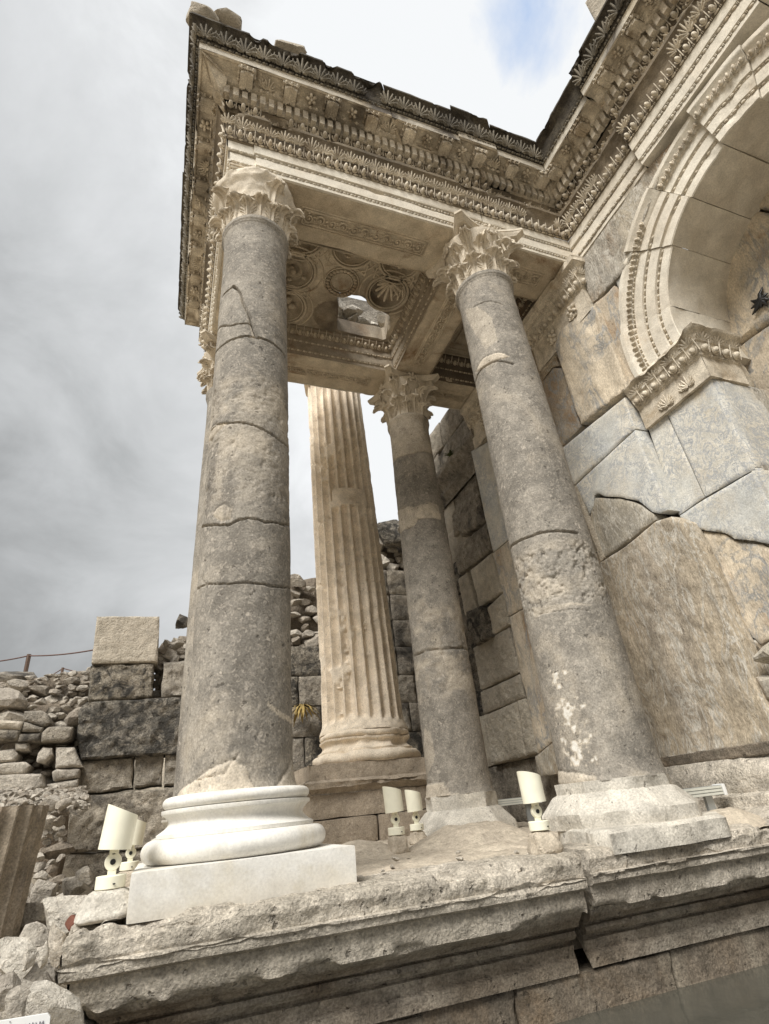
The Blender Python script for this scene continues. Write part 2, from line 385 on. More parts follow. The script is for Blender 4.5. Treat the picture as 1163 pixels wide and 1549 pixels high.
    neg = N('ShaderNodeMath', operation='MULTIPLY'); L(pit, neg.inputs[0]); neg.inputs[1].default_value = -0.5 * (0.3 + pits)
    L(neg.outputs[0], h2.inputs[2]); L(h2.outputs[0], h.inputs[2])
    bp = N('ShaderNodeBump'); bp.inputs['Strength'].default_value = bump; bp.inputs['Distance'].default_value = bdist; L(h.outputs[0], bp.inputs['Height'])
    L(bp.outputs[0], b.inputs['Normal'])
    return m
M = {}
M['shaft'] = stone('grey breccia', (0.205, 0.186, 0.158), (0.285, 0.258, 0.218), tone=(0.50, 0.435, 0.345), speck=(0.45, 0.40, 0.335), speck_scale=30, speck_amt=0.24, pits=0.55, bump=0.35, scale=1.4, detail_c=0.65, stain=(0.40, 0.35, 0.28), stain_lo=0.5, stain_hi=0.72, stain_scale=1.7, drip=(0.145, 0.13, 0.11))
M['marble'] = stone('white marble', (0.74, 0.715, 0.655), (0.66, 0.64, 0.595), tone=(0.45, 0.39, 0.29), stain=(0.50, 0.45, 0.35), stain_lo=0.5, stain_hi=0.8, stain_scale=2.6, pits=0.06, bump=0.09, rough=0.6, detail_c=0.22, drip=(0.62, 0.57, 0.47))
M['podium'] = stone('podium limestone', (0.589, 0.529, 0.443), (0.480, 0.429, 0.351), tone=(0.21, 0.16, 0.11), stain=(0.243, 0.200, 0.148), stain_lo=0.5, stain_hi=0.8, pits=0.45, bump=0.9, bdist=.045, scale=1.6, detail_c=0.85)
M['podium_low'] = stone('brown stained limestone', (0.22, 0.18, 0.135), (0.16, 0.135, 0.105), stain=(0.24, 0.17, 0.105), stain_lo=0.52, stain_hi=0.75, pits=0.4, bump=0.7, scale=2, detail_c=0.9, drip=(0.30, 0.26, 0.2))
M['carved'] = stone('carved cream marble', (0.627, 0.558, 0.450), (0.528, 0.463, 0.364), tone=(0.156, 0.130, 0.100), stain=(0.326, 0.240, 0.145), stain_lo=0.52, stain_hi=0.78, stain_scale=1.7, pits=0.15, bump=0.3, scale=1.3, detail_c=0.65, drip=(0.212, 0.165, 0.113))
M['pale'] = stone('pale cream marble', (0.689, 0.638, 0.543), (0.588, 0.528, 0.434), tone=(0.316, 0.239, 0.144), stain=(0.442, 0.339, 0.219), stain_lo=0.56, stain_hi=0.8, pits=0.08, bump=0.22, detail_c=0.35)
M['soffit'] = stone('brown soffit marble', (0.585, 0.508, 0.392), (0.476, 0.399, 0.295), tone=(0.067, 0.050, 0.037), stain=(0.189, 0.111, 0.055), stain_lo=0.52, stain_hi=0.75, stain_scale=1.8, pits=0.08, bump=0.3, detail_c=0.5)
M['soot'] = stone('black weathered marble', (0.055, 0.046, 0.036), (0.10, 0.085, 0.062), tone=(0.05, 0.043, 0.035), stain=(0.24, 0.2, 0.145), stain_lo=0.56, stain_hi=0.8, stain_scale=3, pits=0.3, bump=0.5, scale=3, detail_c=0.7)
M['band'] = stone('stained pale band', (0.570, 0.518, 0.432), (0.432, 0.389, 0.320), stain=(0.117, 0.100, 0.083), stain_lo=0.5, stain_hi=0.66, stain_scale=1.5, pits=0.15, bump=0.3, detail_c=0.5)
M['capital'] = stone('ivory capital marble', (0.627, 0.558, 0.455), (0.527, 0.458, 0.359), tone=(0.193, 0.150, 0.107), stain=(0.328, 0.259, 0.173), stain_lo=0.55, stain_hi=0.8, pits=0.1, bump=0.25, detail_c=0.4)
M['greymarble'] = stone('blue grey veined marble', (0.52, 0.52, 0.49), (0.62, 0.58, 0.50), vein=(0.36, 0.37, 0.38), vein_scale=9, stain=(0.50, 0.42, 0.30), stain_lo=0.55, stain_hi=0.75, pits=0.05, bump=0.2, detail_c=0.45)
M['tan'] = stone('tan weathered marble', (0.584, 0.498, 0.378), (0.479, 0.419, 0.333), tone=(0.182, 0.130, 0.083), stain=(0.303, 0.191, 0.101), stain_lo=0.5, stain_hi=0.72, stain_scale=1.6, streak=0.45, vein=(0.298, 0.290, 0.272), vein_scale=2.2, pits=0.15, bump=0.45, detail_c=0.6)
M['greytan'] = stone('grey brown weathered marble', (0.391, 0.348, 0.275), (0.316, 0.294, 0.255), tone=(0.380, 0.260, 0.140), stain=(0.324, 0.220, 0.126), stain_lo=0.52, stain_hi=0.72, stain_scale=1.1, streak=0.4, vein=(0.473, 0.439, 0.378), vein_scale=5, pits=0.25, bump=0.4, detail_c=0.8, bdist=.06)
M['boss'] = stone('bossed cream limestone', (0.726, 0.657, 0.537), (0.626, 0.558, 0.446), tone=(0.156, 0.130, 0.104), stain=(0.288, 0.220, 0.142), stain_lo=0.58, stain_hi=0.8, pits=0.3, bump=0.9, detail_c=0.5, bdist=.06)
M['ashlar'] = stone('dark ashlar limestone', (0.372, 0.329, 0.269), (0.274, 0.244, 0.201), tone=(0.459, 0.399, 0.313), stain=(0.074, 0.066, 0.056), stain_lo=0.48, stain_hi=0.66, stain_scale=1.4, pits=0.5, bump=1.0, scale=1.6, detail_c=0.9, bdist=.06)
M['blackened'] = stone('lichen blackened limestone', (0.17, 0.155, 0.13), (0.36, 0.32, 0.26), tone=(0.47, 0.4, 0.3), stain=(0.07, 0.064, 0.055), stain_lo=0.44, stain_hi=0.6, stain_scale=5, pits=0.5, bump=1.0, scale=5, detail_c=1.0, bdist=.10)
M['ashlar_pale'] = stone('pale buff limestone', (0.519, 0.459, 0.373), (0.440, 0.389, 0.311), stain=(0.351, 0.299, 0.230), stain_lo=0.5, stain_hi=0.8, pits=0.3, bump=0.7, detail_c=0.5, bdist=.06)
M['rubble'] = stone('rubble limestone', (0.540, 0.489, 0.411), (0.422, 0.379, 0.319), tone=(0.164, 0.125, 0.086), stain=(0.234, 0.200, 0.161), stain_lo=0.5, stain_hi=0.75, stain_scale=3, pits=0.3, bump=0.8, scale=3, detail_c=0.7, bdist=.06)
M['boulder'] = stone('pale boulder limestone', (0.650, 0.598, 0.512), (0.511, 0.464, 0.391), stain=(0.254, 0.219, 0.172), stain_lo=0.52, stain_hi=0.75, stain_scale=3, pits=0.25, bump=0.9, scale=2, detail_c=0.6, bdist=.06)
M['fluted'] = stone('warm fluted limestone', (0.821, 0.718, 0.581), (0.721, 0.618, 0.481), tone=(0.261, 0.200, 0.149), stain=(0.433, 0.330, 0.227), stain_lo=0.54, stain_hi=0.8, stain_scale=2, pits=0.25, bump=0.5, detail_c=0.5)
M['pedestal'] = stone('brown pedestal limestone', (0.408, 0.340, 0.262), (0.330, 0.275, 0.210), stain=(0.242, 0.190, 0.138), stain_lo=0.5, stain_hi=0.8, pits=0.3, bump=0.6, detail_c=0.6)
M['brownfrag'] = stone('brown fluted fragment stone', (0.30, 0.25, 0.19), (0.37, 0.31, 0.24), pits=0.4, bump=0.5, detail_c=0.8, stain=(0.2, 0.165, 0.12), stain_lo=0.5, stain_hi=0.75)
M['mortar'] = stone('sandy mortar', (0.507, 0.439, 0.344), (0.419, 0.359, 0.282), tone=(0.324, 0.290, 0.256), pits=0.25, bump=0.6, bdist=0.03, scale=3, detail_c=0.5, stain=(0.262, 0.219, 0.159), stain_lo=0.55, stain_hi=0.8)
M['grime'] = stone('grime filled carving ground', (0.20, 0.16, 0.11), (0.13, 0.105, 0.075), tone=(0.06, 0.05, 0.04), stain=(0.36, 0.30, 0.22), stain_lo=0.52, stain_hi=0.72, stain_scale=2.5, pits=0.2, bump=0.3)  # dark ground colour paints the shade in the recesses behind the carving
M['palegrime'] = stone('grimy pale marble', (0.38, 0.32, 0.24), (0.30, 0.25, 0.18), pits=0.2, bump=0.3)
M['sootrel'] = stone('worn grey relief', (0.25, 0.22, 0.17), (0.13, 0.115, 0.09), tone=(0.06, 0.052, 0.042), stain=(0.36, 0.32, 0.25), stain_lo=0.55, stain_hi=0.75, stain_scale=2, pits=0.2, bump=0.4)
M['brick'] = stone('red brick', (0.2, 0.07, 0.04), (0.15, 0.06, 0.04), pits=0.2, bump=0.4)
M['earth'] = stone('dry earth', (0.44, 0.38, 0.29), (0.36, 0.31, 0.24), pits=0.4, bump=1.0, scale=3, fine=0.6)
M['cbase'] = stone('speckled pale base stone', (0.571, 0.528, 0.451), (0.493, 0.459, 0.398), tone=(0.320, 0.260, 0.191), stain=(0.295, 0.269, 0.226), stain_lo=0.56, stain_hi=0.75, stain_scale=4, pits=0.5, bump=0.45, detail_c=0.6)
def plain(name, col, rough=0.5, metal=0.0, bump=0.0, bscale=40, var=0.06):
    m = bpy.data.materials.new(name); m.use_nodes = True; t = m.node_tree; b = t.nodes['Principled BSDF']
    b.inputs['Roughness'].default_value = rough; b.inputs['Metallic'].default_value = metal
    n = t.nodes.new('ShaderNodeTexNoise'); n.inputs['Scale'].default_value = 14; n.inputs['Detail'].default_value = 6
    g_ = t.nodes.new('ShaderNodeNewGeometry'); t.links.new(g_.outputs['Position'], n.inputs['Vector'])
    r = t.nodes.new('ShaderNodeMapRange'); t.links.new(n.outputs['Fac'], r.inputs[0]); r.inputs[1].default_value = .3; r.inputs[2].default_value = .7; r.inputs[3].default_value = 1 - var; r.inputs[4].default_value = 1 + var
    vm = t.nodes.new('ShaderNodeVectorMath'); vm.operation = 'SCALE'; vm.inputs[0].default_value = col; t.links.new(r.outputs[0], vm.inputs['Scale']); t.links.new(vm.outputs[0], b.inputs['Base Color'])
    if bump:
        bp = t.nodes.new('ShaderNodeBump'); bp.inputs['Strength'].default_value = bump; bp.inputs['Distance'].default_value = 0.01
        n2_ = t.nodes.new('ShaderNodeTexNoise'); n2_.inputs['Scale'].default_value = bscale; n2_.inputs['Detail'].default_value = 4; t.links.new(g_.outputs['Position'], n2_.inputs['Vector'])
        t.links.new(n2_.outputs['Fac'], bp.inputs['Height']); t.links.new(bp.outputs[0], b.inputs['Normal'])
    return m
M['lamp'] = plain('ivory powder coat', (0.80, 0.77, 0.62), 0.45)
M['lampdark'] = plain('dark bolt', (0.03, 0.03, 0.03), 0.4, 0.5)
M['alu'] = plain('aluminium profile', (0.42, 0.44, 0.44), 0.4, 0.6)
M['lens'] = plain('cream lens', (0.62, 0.62, 0.55), 0.3)
M['rust'] = plain('rusty brown steel', (0.11, 0.07, 0.05), 0.7, 0.2)
M['rope'] = plain('brown rope', (0.12, 0.07, 0.06), 0.8)
M['sign'] = plain('white sign board', (0.78, 0.78, 0.76), 0.5)
M['ink'] = plain('grey purple marker ink', (0.16, 0.13, 0.19), 0.6)
M['leafg'] = plain('green leaf', (0.09, 0.11, 0.03), 0.7, var=0.4)
M['leafd'] = plain('dry ochre leaf', (0.27, 0.19, 0.06), 0.8, var=0.4)
M['water'] = plain('murky basin water', (0.075, 0.072, 0.058), 0.12, 0.0, 0.25, 9)
# ---------------------------------------------------------------- swept mouldings
def dens(prof, cell):
    o = [prof[0]]
    for a, b in zip(prof[:-1], prof[1:]):
        n = max(1, int(math.ceil(math.hypot(b[0] - a[0], b[1] - a[1]) / cell)))
        for k in range(1, n + 1): o.append((a[0] + (b[0] - a[0]) * k / n, a[1] + (b[1] - a[1]) * k / n))
    return np.array(o)
class Path:
    """outline path in plan; normals point to (-dy, dx)"""
    def __init__(s, pts):
        s.p = np.array(pts, float); d = np.diff(s.p, axis=0); s.L = np.linalg.norm(d, axis=1); s.d = d / s.L[:, None]; s.n = np.stack([-s.d[:, 1], s.d[:, 0]], 1)
        m = [s.n[0]]
        for i in range(1, len(s.p) - 1):
            a, b = s.n[i - 1], s.n[i]; q = a + b; m.append(q / (q @ a))
        m.append(s.n[-1]); s.m = np.array(m)
    def pt(s, i, t, p):
        a = s.p[i] + p * s.m[i]; b = s.p[i + 1] + p * s.m[i + 1]; return a + (b - a) * t
def sweep(mb, path, i, prof, cell=0.03, pcell=0.018, amp=0.003, chip=0.0, seed=0, t0=0.0, t1=1.0, endrag=0.0, cap=False, nscale=6, chipth=0.12, a=0.0, edgechip=None):
    pr = dens(prof, pcell); n = max(2, int(path.L[i] * (t1 - t0) / cell) + 1); T = np.linspace(t0, t1, n)
    A = path.p[i] + pr[:, :1] * path.m[i]; B = path.p[i + 1] + pr[:, :1] * path.m[i + 1]
    V = np.zeros((n, len(pr), 3)); V[..., :2] = A[None] + (B - A)[None] * T[:, None, None]; V[..., 2] = pr[:, 1][None]
    tg = np.gradient(pr, axis=0); tg /= np.linalg.norm(tg, axis=1, keepdims=True) + 1e-9
    N3 = np.zeros((len(pr), 3)); N3[:, 0] = tg[:, 1] * path.n[i][0]; N3[:, 1] = tg[:, 1] * path.n[i][1]; N3[:, 2] = -tg[:, 0]
    P = V.reshape(-1, 3)
    h = fbm(P, nscale, 4, seed) * amp
    if chip:
        cx_ = np.maximum(0, fbm(P, 4.2, 4, seed + 3) - chipth) * chip
        if edgechip is not None:                      # wear concentrates on salient edges
            w = np.zeros(len(pr))
            for z_, r_ in edgechip: w = np.maximum(w, np.exp(-((pr[:, 1] - z_) / r_) ** 2))
            cx_ = cx_ * np.tile(w, n)
        h = h - cx_
    NN = np.tile(N3, (n, 1)); V = (P + NN * h[:, None]).reshape(n, len(pr), 3)
    if endrag:
        for e_, sg in ((0, 1), (n - 1, -1)):
            q = (fbm(V[e_], 9, 4, seed + 21 + e_) * 0.5 + 0.3) * endrag
            for k in range(0, 3):
                idx = e_ + sg * k
                V[idx, :, :2] += (sg * q * (1 - k / 3))[:, None] * path.d[i]
    mb.add(V.reshape(-1, 3), [f[::-1] for f in grid_faces(n, len(pr))], a)
    if cap:
        m_ = len(pr)
        for e_, fl in ((0, True), (n - 1, False)):
            c = V[e_]; inner = c.copy(); back = path.n[i]; ctr = c.mean(0) - np.array([*back, 0]) * 0.12
            fs = [(k, k + 1, m_) for k in range(m_ - 1)] + [(m_ - 1, 0, m_)]
            if not fl: fs = [f[::-1] for f in fs]
            mb.add(np.vstack([c, ctr]), fs, a)
def run(mb, base, path, i, p, z, nrm, pitch, sx, sy, sz, s0=0.0, s1=None, **k):
    """carved units repeated along a moulding of a path segment"""
    A = path.p[i] + p * path.m[i]; B = path.p[i + 1] + p * path.m[i + 1]; L = np.linalg.norm(B - A); d = (B - A) / L
    s1 = L if s1 is None else min(L, s1); n = max(1, int((s1 - s0) / pitch)); S = s0 + (np.arange(n) + 0.5) * (s1 - s0) / n
    pos = np.array([(*(A + d * s_), z) for s_ in S]); X = np.array([-d[0], -d[1], 0]); nv = np.array([path.n[i][0] * nrm[0], path.n[i][1] * nrm[0], nrm[1]]); nv /= np.linalg.norm(nv)
    Y = np.cross(nv, X)
    inst(mb, base, pos, X, Y, nv, sx, sy, sz, **k)
# ---------------------------------------------------------------- acanthus leaves and capitals
def leaf_mesh(Hh=0.24, Wd=0.17, curl=2.6, lean=0.14, nu=25, nv=31, lobes=5, thick=0.012, start=0.6):
    th = []; x = z = 0; P = []
    for j in range(nv):
        v = j / (nv - 1); ang = math.pi / 2 - lean - (curl * max(0, (v - start) / (1 - start)) ** 1.3)
        if j: x += math.cos(ang) * Hh * 1.22 / (nv - 1); z += math.sin(ang) * Hh * 1.22 / (nv - 1)
        P.append((x, z, ang))
    V = np.zeros((nv, nu, 3)); B = np.zeros((nv, nu, 3))
    for j in range(nv):
        v = j / (nv - 1); x, z, ang = P[j]; nx, nz = math.sin(ang), -math.cos(ang)
        w = Wd / 2 * (0.62 + 0.5 * math.sin(math.pi * min(1, v * 0.9)) ** 0.8) * (1 if v < 0.7 else 1 - 0.75 * ((v - 0.7) / 0.3) ** 1.6)
        lw = abs(math.sin(math.pi * (v * lobes + 0.2))) ** 0.6
        for i in range(nu):
            u = i / (nu - 1) * 2 - 1
            au = abs(u); vv = v - 0.30 * au; lw = abs(math.sin(math.pi * (vv * lobes + 0.2))) ** 0.55; ww = 1 - (0.42 * (1 - lw)) * au; fine_ = 1 - .10 * (1 - abs(math.sin(math.pi * (vv * lobes * 3 + .2)))) * au
            rib = 0.014 * max(0, 1 - au * 5) - 0.010 * max(0, 1 - abs(au - .22) * 7) - 0.010 * au ** 2 + .012 * (lw - .6) * min(1, au * 2) - .007 * abs(math.sin(math.pi * (vv * lobes * 2 + .2))) * au
            fwd = -0.05 * (w * u) ** 2 / 0.01 * 0.1
            V[j, i] = (x + nx * (rib + fwd), u * w * ww * fine_ * .95, z + nz * (rib + fwd) + 0.02 * abs(u) * (1 if v < .8 else 0))
            B[j, i] = V[j, i] - np.array((nx, 0, nz)) * thick
    a = V.reshape(-1, 3); b = B.reshape(-1, 3); f = [q for q in grid_faces(nv, nu)]; k = len(a)
    fs = f + [tuple(i + k for i in q[::-1]) for q in f]
    rim = [i for i in range(nu)] + [j * nu + nu - 1 for j in range(1, nv)] + [(nv - 1) * nu + i for i in range(nu - 2, -1, -1)] + [j * nu for j in range(nv - 2, 0, -1)]
    fs += [(rim[q], rim[(q + 1) % len(rim)], rim[(q + 1) % len(rim)] + k, rim[q] + k) for q in range(len(rim))]
    return np.vstack([a, b]), fs
LEAFLO = leaf_mesh(0.225, 0.205); LEAFSM = leaf_mesh(0.15, 0.14, start=.55); LEAFHI = leaf_mesh(0.385, 0.19, lean=0.16, start=0.68); LEAFCOR = leaf_mesh(0.30, 0.13, curl=2.2, lean=0.42, start=0.55)
def place(base, r, ang, z, sc=(1, 1, 1), c=(0, 0)):
    V = base[0] * np.array(sc); co, si = math.cos(ang), math.sin(ang)
    return np.stack([c[0] + (V[:, 0] + r) * co - V[:, 1] * si, c[1] + (V[:, 0] + r) * si + V[:, 1] * co, V[:, 2] + z], 1), base[1]
def volute_pts(h, r0=0.22, r1=0.335, s=0.062):
    P = [(r0 + (r1 - r0) * (k / 9) ** 1.5, h * 0.42 + (h * 0.80 - h * 0.42 + s * .6) * (k / 9) ** 0.8) for k in range(9)]
    cx, cz = r1, h * 0.80
    for q in np.linspace(math.pi / 2 + 0.3, math.pi / 2 - 9.5, 30):
        k = (math.pi / 2 + 0.3 - q) / 9.8; rr = s * (1 - 0.82 * k); P.append((cx + rr * math.cos(q), cz + rr * math.sin(q)))
    return P
def abacus(mb, c, z0, th, ext, mid, seed=0, cut=None):
    def ring(s_):
        o = []
        for q in range(4):
            a0 = math.pi / 4 + q * math.pi / 2; ca, sa = math.cos(a0), math.sin(a0); tx, ty = -sa, ca
            for e_ in (-0.035, 0.035): o.append((ca * ext * s_ + tx * e_, sa * ext * s_ + ty * e_))
            p0 = np.array(o[-1]); a1 = a0 + math.pi / 2; p1 = np.array((math.cos(a1) * ext * s_ + math.sin(a1) * 0.035, math.sin(a1) * ext * s_ - math.cos(a1) * 0.035))
            am = a0 + math.pi / 4; pm = np.array((math.cos(am), math.sin(am))) * mid * s_
            ctrl = 2 * pm - (p0 + p1) / 2
            for t_ in np.linspace(0, 1, 10)[1:-1]: o.append(tuple((1 - t_) ** 2 * p0 + 2 * t_ * (1 - t_) * ctrl + t_ * t_ * p1))
        return np.array(o)
    lv = [(0.86, 0), (0.90, 0.25 * th), (0.97, 0.55 * th), (0.97, 0.62 * th), (1.0, 0.66 * th), (1.0, th)]
    R = [np.column_stack([ring(s_) + np.array(c), np.full(40, z0 + dz)]) for s_, dz in lv]
    V = np.stack(R, 1); n = len(V); m_ = len(lv); P = V.reshape(-1, 3); P = P + (fbm(P, 14, 3, seed) * 0.006)[:, None] * np.array([1, 1, 0.3])
    mb.add(P, grid_faces(n, m_, True) + [tuple(i * m_ for i in range(n))[::-1], tuple(i * m_ + m_ - 1 for i in range(n))])
def capital(parent, c, z0, h, r, seed, skip_vol=(), skip_leaf=(), broken=False, mat=None):
    mat = mat or M['capital']; rr = random.Random(seed)
    mb = MB()
    if broken:
        def fn(V, th):
            P = V.reshape(-1, 3); L = np.linalg.norm(P[:, :2], axis=1, keepdims=True); up = np.clip((P[:, 2:] - 0.25) / 0.3, 0, 1)
            k = 1 + up * (0.20 * fbm(P, 4.5, 4, seed)[:, None] + 0.03) + .06 * np.clip((P[:, 2:] - .2) / .1, 0, 1) * np.maximum(0, fbm(P, 16, 4, seed + 4)[:, None]); P = P.copy(); P[:, :2] *= k; return P.reshape(V.shape)
        lathe(mb, dens([(r, 0), (r * 1.0, 0.1), (r * 1.03, 0.22), (r * 1.12, 0.32), (r * 1.22, 0.40), (r * 1.36, 0.455), (r * 1.38, 0.50), (r * 1.28, 0.53), (r * 1.2, h - .02), (r * 1.1, h)], .012), 120, (*c, z0), fn)
    else:
        lathe(mb, [(r, 0), (r * 1.0, 0.15), (r * 1.02, 0.3), (r * 1.15, 0.42), (r * 1.34, 0.50), (r * 1.36, 0.53), (r * 1.25, 0.535)], 40, (*c, z0))
    cap = mb.build('capital', mat, parent)
    def sub(name, V, Fs, m_=mat):
        b = MB(); P = np.array(V); P = P + fbm(P, 14, 3, seed)[:, None] * 0.005; b.add(P, Fs); return b.build(name, m_, cap, 50)
    for k in range(8):
        a = k * math.pi / 4
        if ('l', k) not in skip_leaf: sub('acanthus_leaf', *place(LEAFLO, r - 0.01, a, z0 + 0.005, (rr.uniform(.9, 1.08),) * 3, c))
        sub('acanthus_leaf', *place(LEAFSM, r + .004, a + math.pi / 8, z0 + 0.005, (1, 1, 1), c))
        if ('h', k) not in skip_leaf: sub('acanthus_leaf', *place(LEAFHI, r - 0.012, a + math.pi / 8, z0 + 0.01, (1, rr.uniform(.9, 1.1), rr.uniform(.92, 1.03)), c))
    for q in range(4):
        if q in skip_vol: continue
        a = math.pi / 4 + q * math.pi / 2
        b = MB()
        for off in (-0.022, 0.022):
            P = [(c[0] + x * math.cos(a) - off * math.sin(a), c[1] + x * math.sin(a) + off * math.cos(a), z0 + z) for x, z in volute_pts(h)]
            tube(b, P, np.linspace(0.012, 0.009, len(P)), 6, 2.0, up=(-math.sin(a), math.cos(a), 0))
        b.build('volute', mat, cap, 60)
        sub('acanthus_leaf', *place(LEAFCOR, r - 0.02, a, z0 + 0.20, (1.05, 1, 0.95), c))
    for q in range(4):
        a = q * math.pi / 2
        if q in skip_vol and broken: continue
        b = MB()
        for sg in (-1, 1):
            P = []
            for t_ in np.linspace(0, 1, 26):
                if t_ < 0.4: la = 0.13 - 0.06 * t_ / 0.4; hz = 0.30 + 0.19 * t_ / 0.4; 
                else:
                    w = (t_ - 0.4) / 0.6; an = math.pi * 0 + w * 7.5; rd = 0.038 * (1 - 0.75 * w); la = 0.07 - 0.038 + rd * math.cos(an); hz = 0.475 + rd * math.sin(an)
                ro = r * 1.18 + 0.05 * t_
                P.append((c[0] + ro * math.cos(a) - sg * la * math.sin(a), c[1] + ro * math.sin(a) + sg * la * math.cos(a), z0 + hz))
            tube(b, P, 0.012, 6)
        b.build('volute', mat, cap, 60)
    if not broken:
        b = MB(); abacus(b, c, z0 + h - 0.075, 0.073, 0.505, 0.285, seed); b.build('abacus', mat, cap, 40)
        for q in range(4):
            a = q * math.pi / 2; b = MB()
            pos = np.array([(c[0] + 0.30 * math.cos(a), c[1] + 0.30 * math.sin(a), z0 + h - 0.05)])
            inst(b, FLOWER, pos, (-math.sin(a), math.cos(a), 0), (0, 0, 1), (math.cos(a), math.sin(a), 0), 0.15, 0.15, 0.17)
            b.build('rosette', mat, cap, 60)
    return cap
# ---------------------------------------------------------------- shafts with cracks and patches
def on_cyl(px, py, c, r):
    v = RM.T @ np.array([px - CX, py - CY, F]); A = v[0] ** 2 + v[1] ** 2; B = -2 * (v[0] * c[0] + v[1] * c[1]); D = c[0] ** 2 + c[1] ** 2 - r * r
    q = B * B - 4 * A * D
    t = (-B - math.sqrt(q)) / (2 * A) if q > 0 else -B / (2 * A)
    p = v * t; return math.atan2(p[1] - c[1], p[0] - c[0]), p[2]
def shaft(parent, c, z0, z1, rb, rt, nt_, nz, cracks=(), patches=(), mat=None, seed=0, neck=0.02, lean=(0, 0), splash=None, pocked=None):
    mat = mat or M['shaft']; rm = (rb + rt) / 2; th = np.linspace(0, 2 * math.pi, nt_, endpoint=False); zz = np.linspace(z0, z1, nz)
    k = (zz - z0) / (z1 - z0); R = rb + (rt - rb) * k ** 1.25 + 0.004 * np.sin(math.pi * k)
    d1 = z1 - zz; R = R + np.where(d1 < 0.035, neck + 0.006, np.where(d1 < 0.06, neck * 0.9, neck * 0.6 * np.exp(-((d1 - 0.06) / 0.06)))) 
    d0 = zz - z0; R = R + 0.02 * np.exp(-(d0 / 0.05)) 
    TH, ZZ = np.meshgrid(th, zz, indexing='ij'); RR = np.tile(R, (nt_, 1))
    P = np.stack([np.cos(TH) * RR + c[0], np.sin(TH) * RR + c[1], ZZ], -1).reshape(-1, 3)
    h = fbm(P, 3, 4, seed) * 0.004 + fbm(P, 17, 3, seed + 1) * 0.0022
    tone = np.zeros(len(P))
    S2 = np.stack([((TH.ravel() + math.pi / 2 + math.pi) % (2 * math.pi) - math.pi) * rm, ZZ.ravel()], 1)   # unrolled, 0 = facing -y
    def unroll(pts):
        o = []
        for x, y in pts:
            t_, z = on_cyl(x, y, c, rm); o.append((((t_ + math.pi / 2 + math.pi) % (2 * math.pi) - math.pi) * rm, z))
        return np.array(o)
    wob = np.stack([fbm(P, 9, 3, seed + 5), fbm(P, 9, 3, seed + 6)], 1) * 0.016
    S3 = S2 + wob
    for pts, w, dep in cracks:
        q = unroll(pts); best = np.full(len(P), 9.0)
        for a, b in zip(q[:-1], q[1:]):
            ab = b - a; t_ = np.clip(((S3 - a) @ ab) / (ab @ ab + 1e-9), 0, 1); best = np.minimum(best, np.linalg.norm(S3 - a - t_[:, None] * ab, axis=1))
        h = h - dep * np.clip(1 - best / w, 0, 1) ** 0.7
    for pts, val, lift in patches:
        q = unroll(pts); ins = inside(S3, [q]); d, _ = seg_dist(S3, [q]); f = np.where(ins, 1, np.clip(1 - d / 0.01, 0, 1) * 0)
        tone = np.where(ins, val, tone); h = h + lift * f - (0.006 if lift > .0015 else 0) * np.exp(-(d / 0.008) ** 2) * (d < 0.03)
    if pocked:                                        # band where the breccia has weathered to open pits
        (za, zb), amp_ = (on_cyl(*pocked[0], c, rm)[1], on_cyl(*pocked[1], c, rm)[1]), pocked[2]; za, zb = min(za, zb), max(za, zb)
        w = np.clip((P[:, 2] - za) / .08, 0, 1) * np.clip((zb - P[:, 2]) / .08, 0, 1)
        h = h - w * (np.clip(fbm(P, 20, 4, 61) - .08, 0, 1) * amp_ * 3 + np.clip(fbm(P, 45, 3, 62), 0, 1) * amp_); tone = np.maximum(tone, w * np.clip(fbm(P, 6, 4, 63) * 1.5 + .1, 0, .6))
    if splash:
        q = unroll(splash); best = np.full(len(P), 9.)
        for a, b in zip(q[:-1], q[1:]):
            ab = b - a; t_ = np.clip(((S2 - a) @ ab) / (ab @ ab + 1e-9), 0, 1); best = np.minimum(best, np.linalg.norm(S2 - a - t_[:, None] * ab, axis=1))
        f = fbm(P, 38, 3, 91) + .35 * fbm(P, 9, 2, 92) + .50 * np.clip(1 - best / .11, 0, 1) - .42
        tone = np.where((f > 0) & (best < .11), 1 + np.clip(f * 3.2, 0, 1), tone); tone = np.where((f <= 0) & (f > -.12) & (best < .13), np.maximum(tone, .55 * (f + .12) / .12), tone)
    nn = np.stack([np.cos(TH.ravel()), np.sin(TH.ravel()), 0 * TH.ravel()], 1); P = P + nn * h[:, None]
    P[:, 0] += lean[0] * (P[:, 2] - z0); P[:, 1] += lean[1] * (P[:, 2] - z0)
    mb = MB(); fs = grid_faces(nt_, nz, True); mb.add(P, fs + [tuple(i * nz for i in range(nt_))[::-1], tuple(i * nz + nz - 1 for i in range(nt_))], tone)
    return mb.build('shaft', mat, parent, 60, 'tone')
CA, CC, CB, CD = (0.335, 2.975), (2.46, 2.90), (0.335, 4.95), (2.50, 4.95)
Z0S, Z1S = 0.137, 4.2
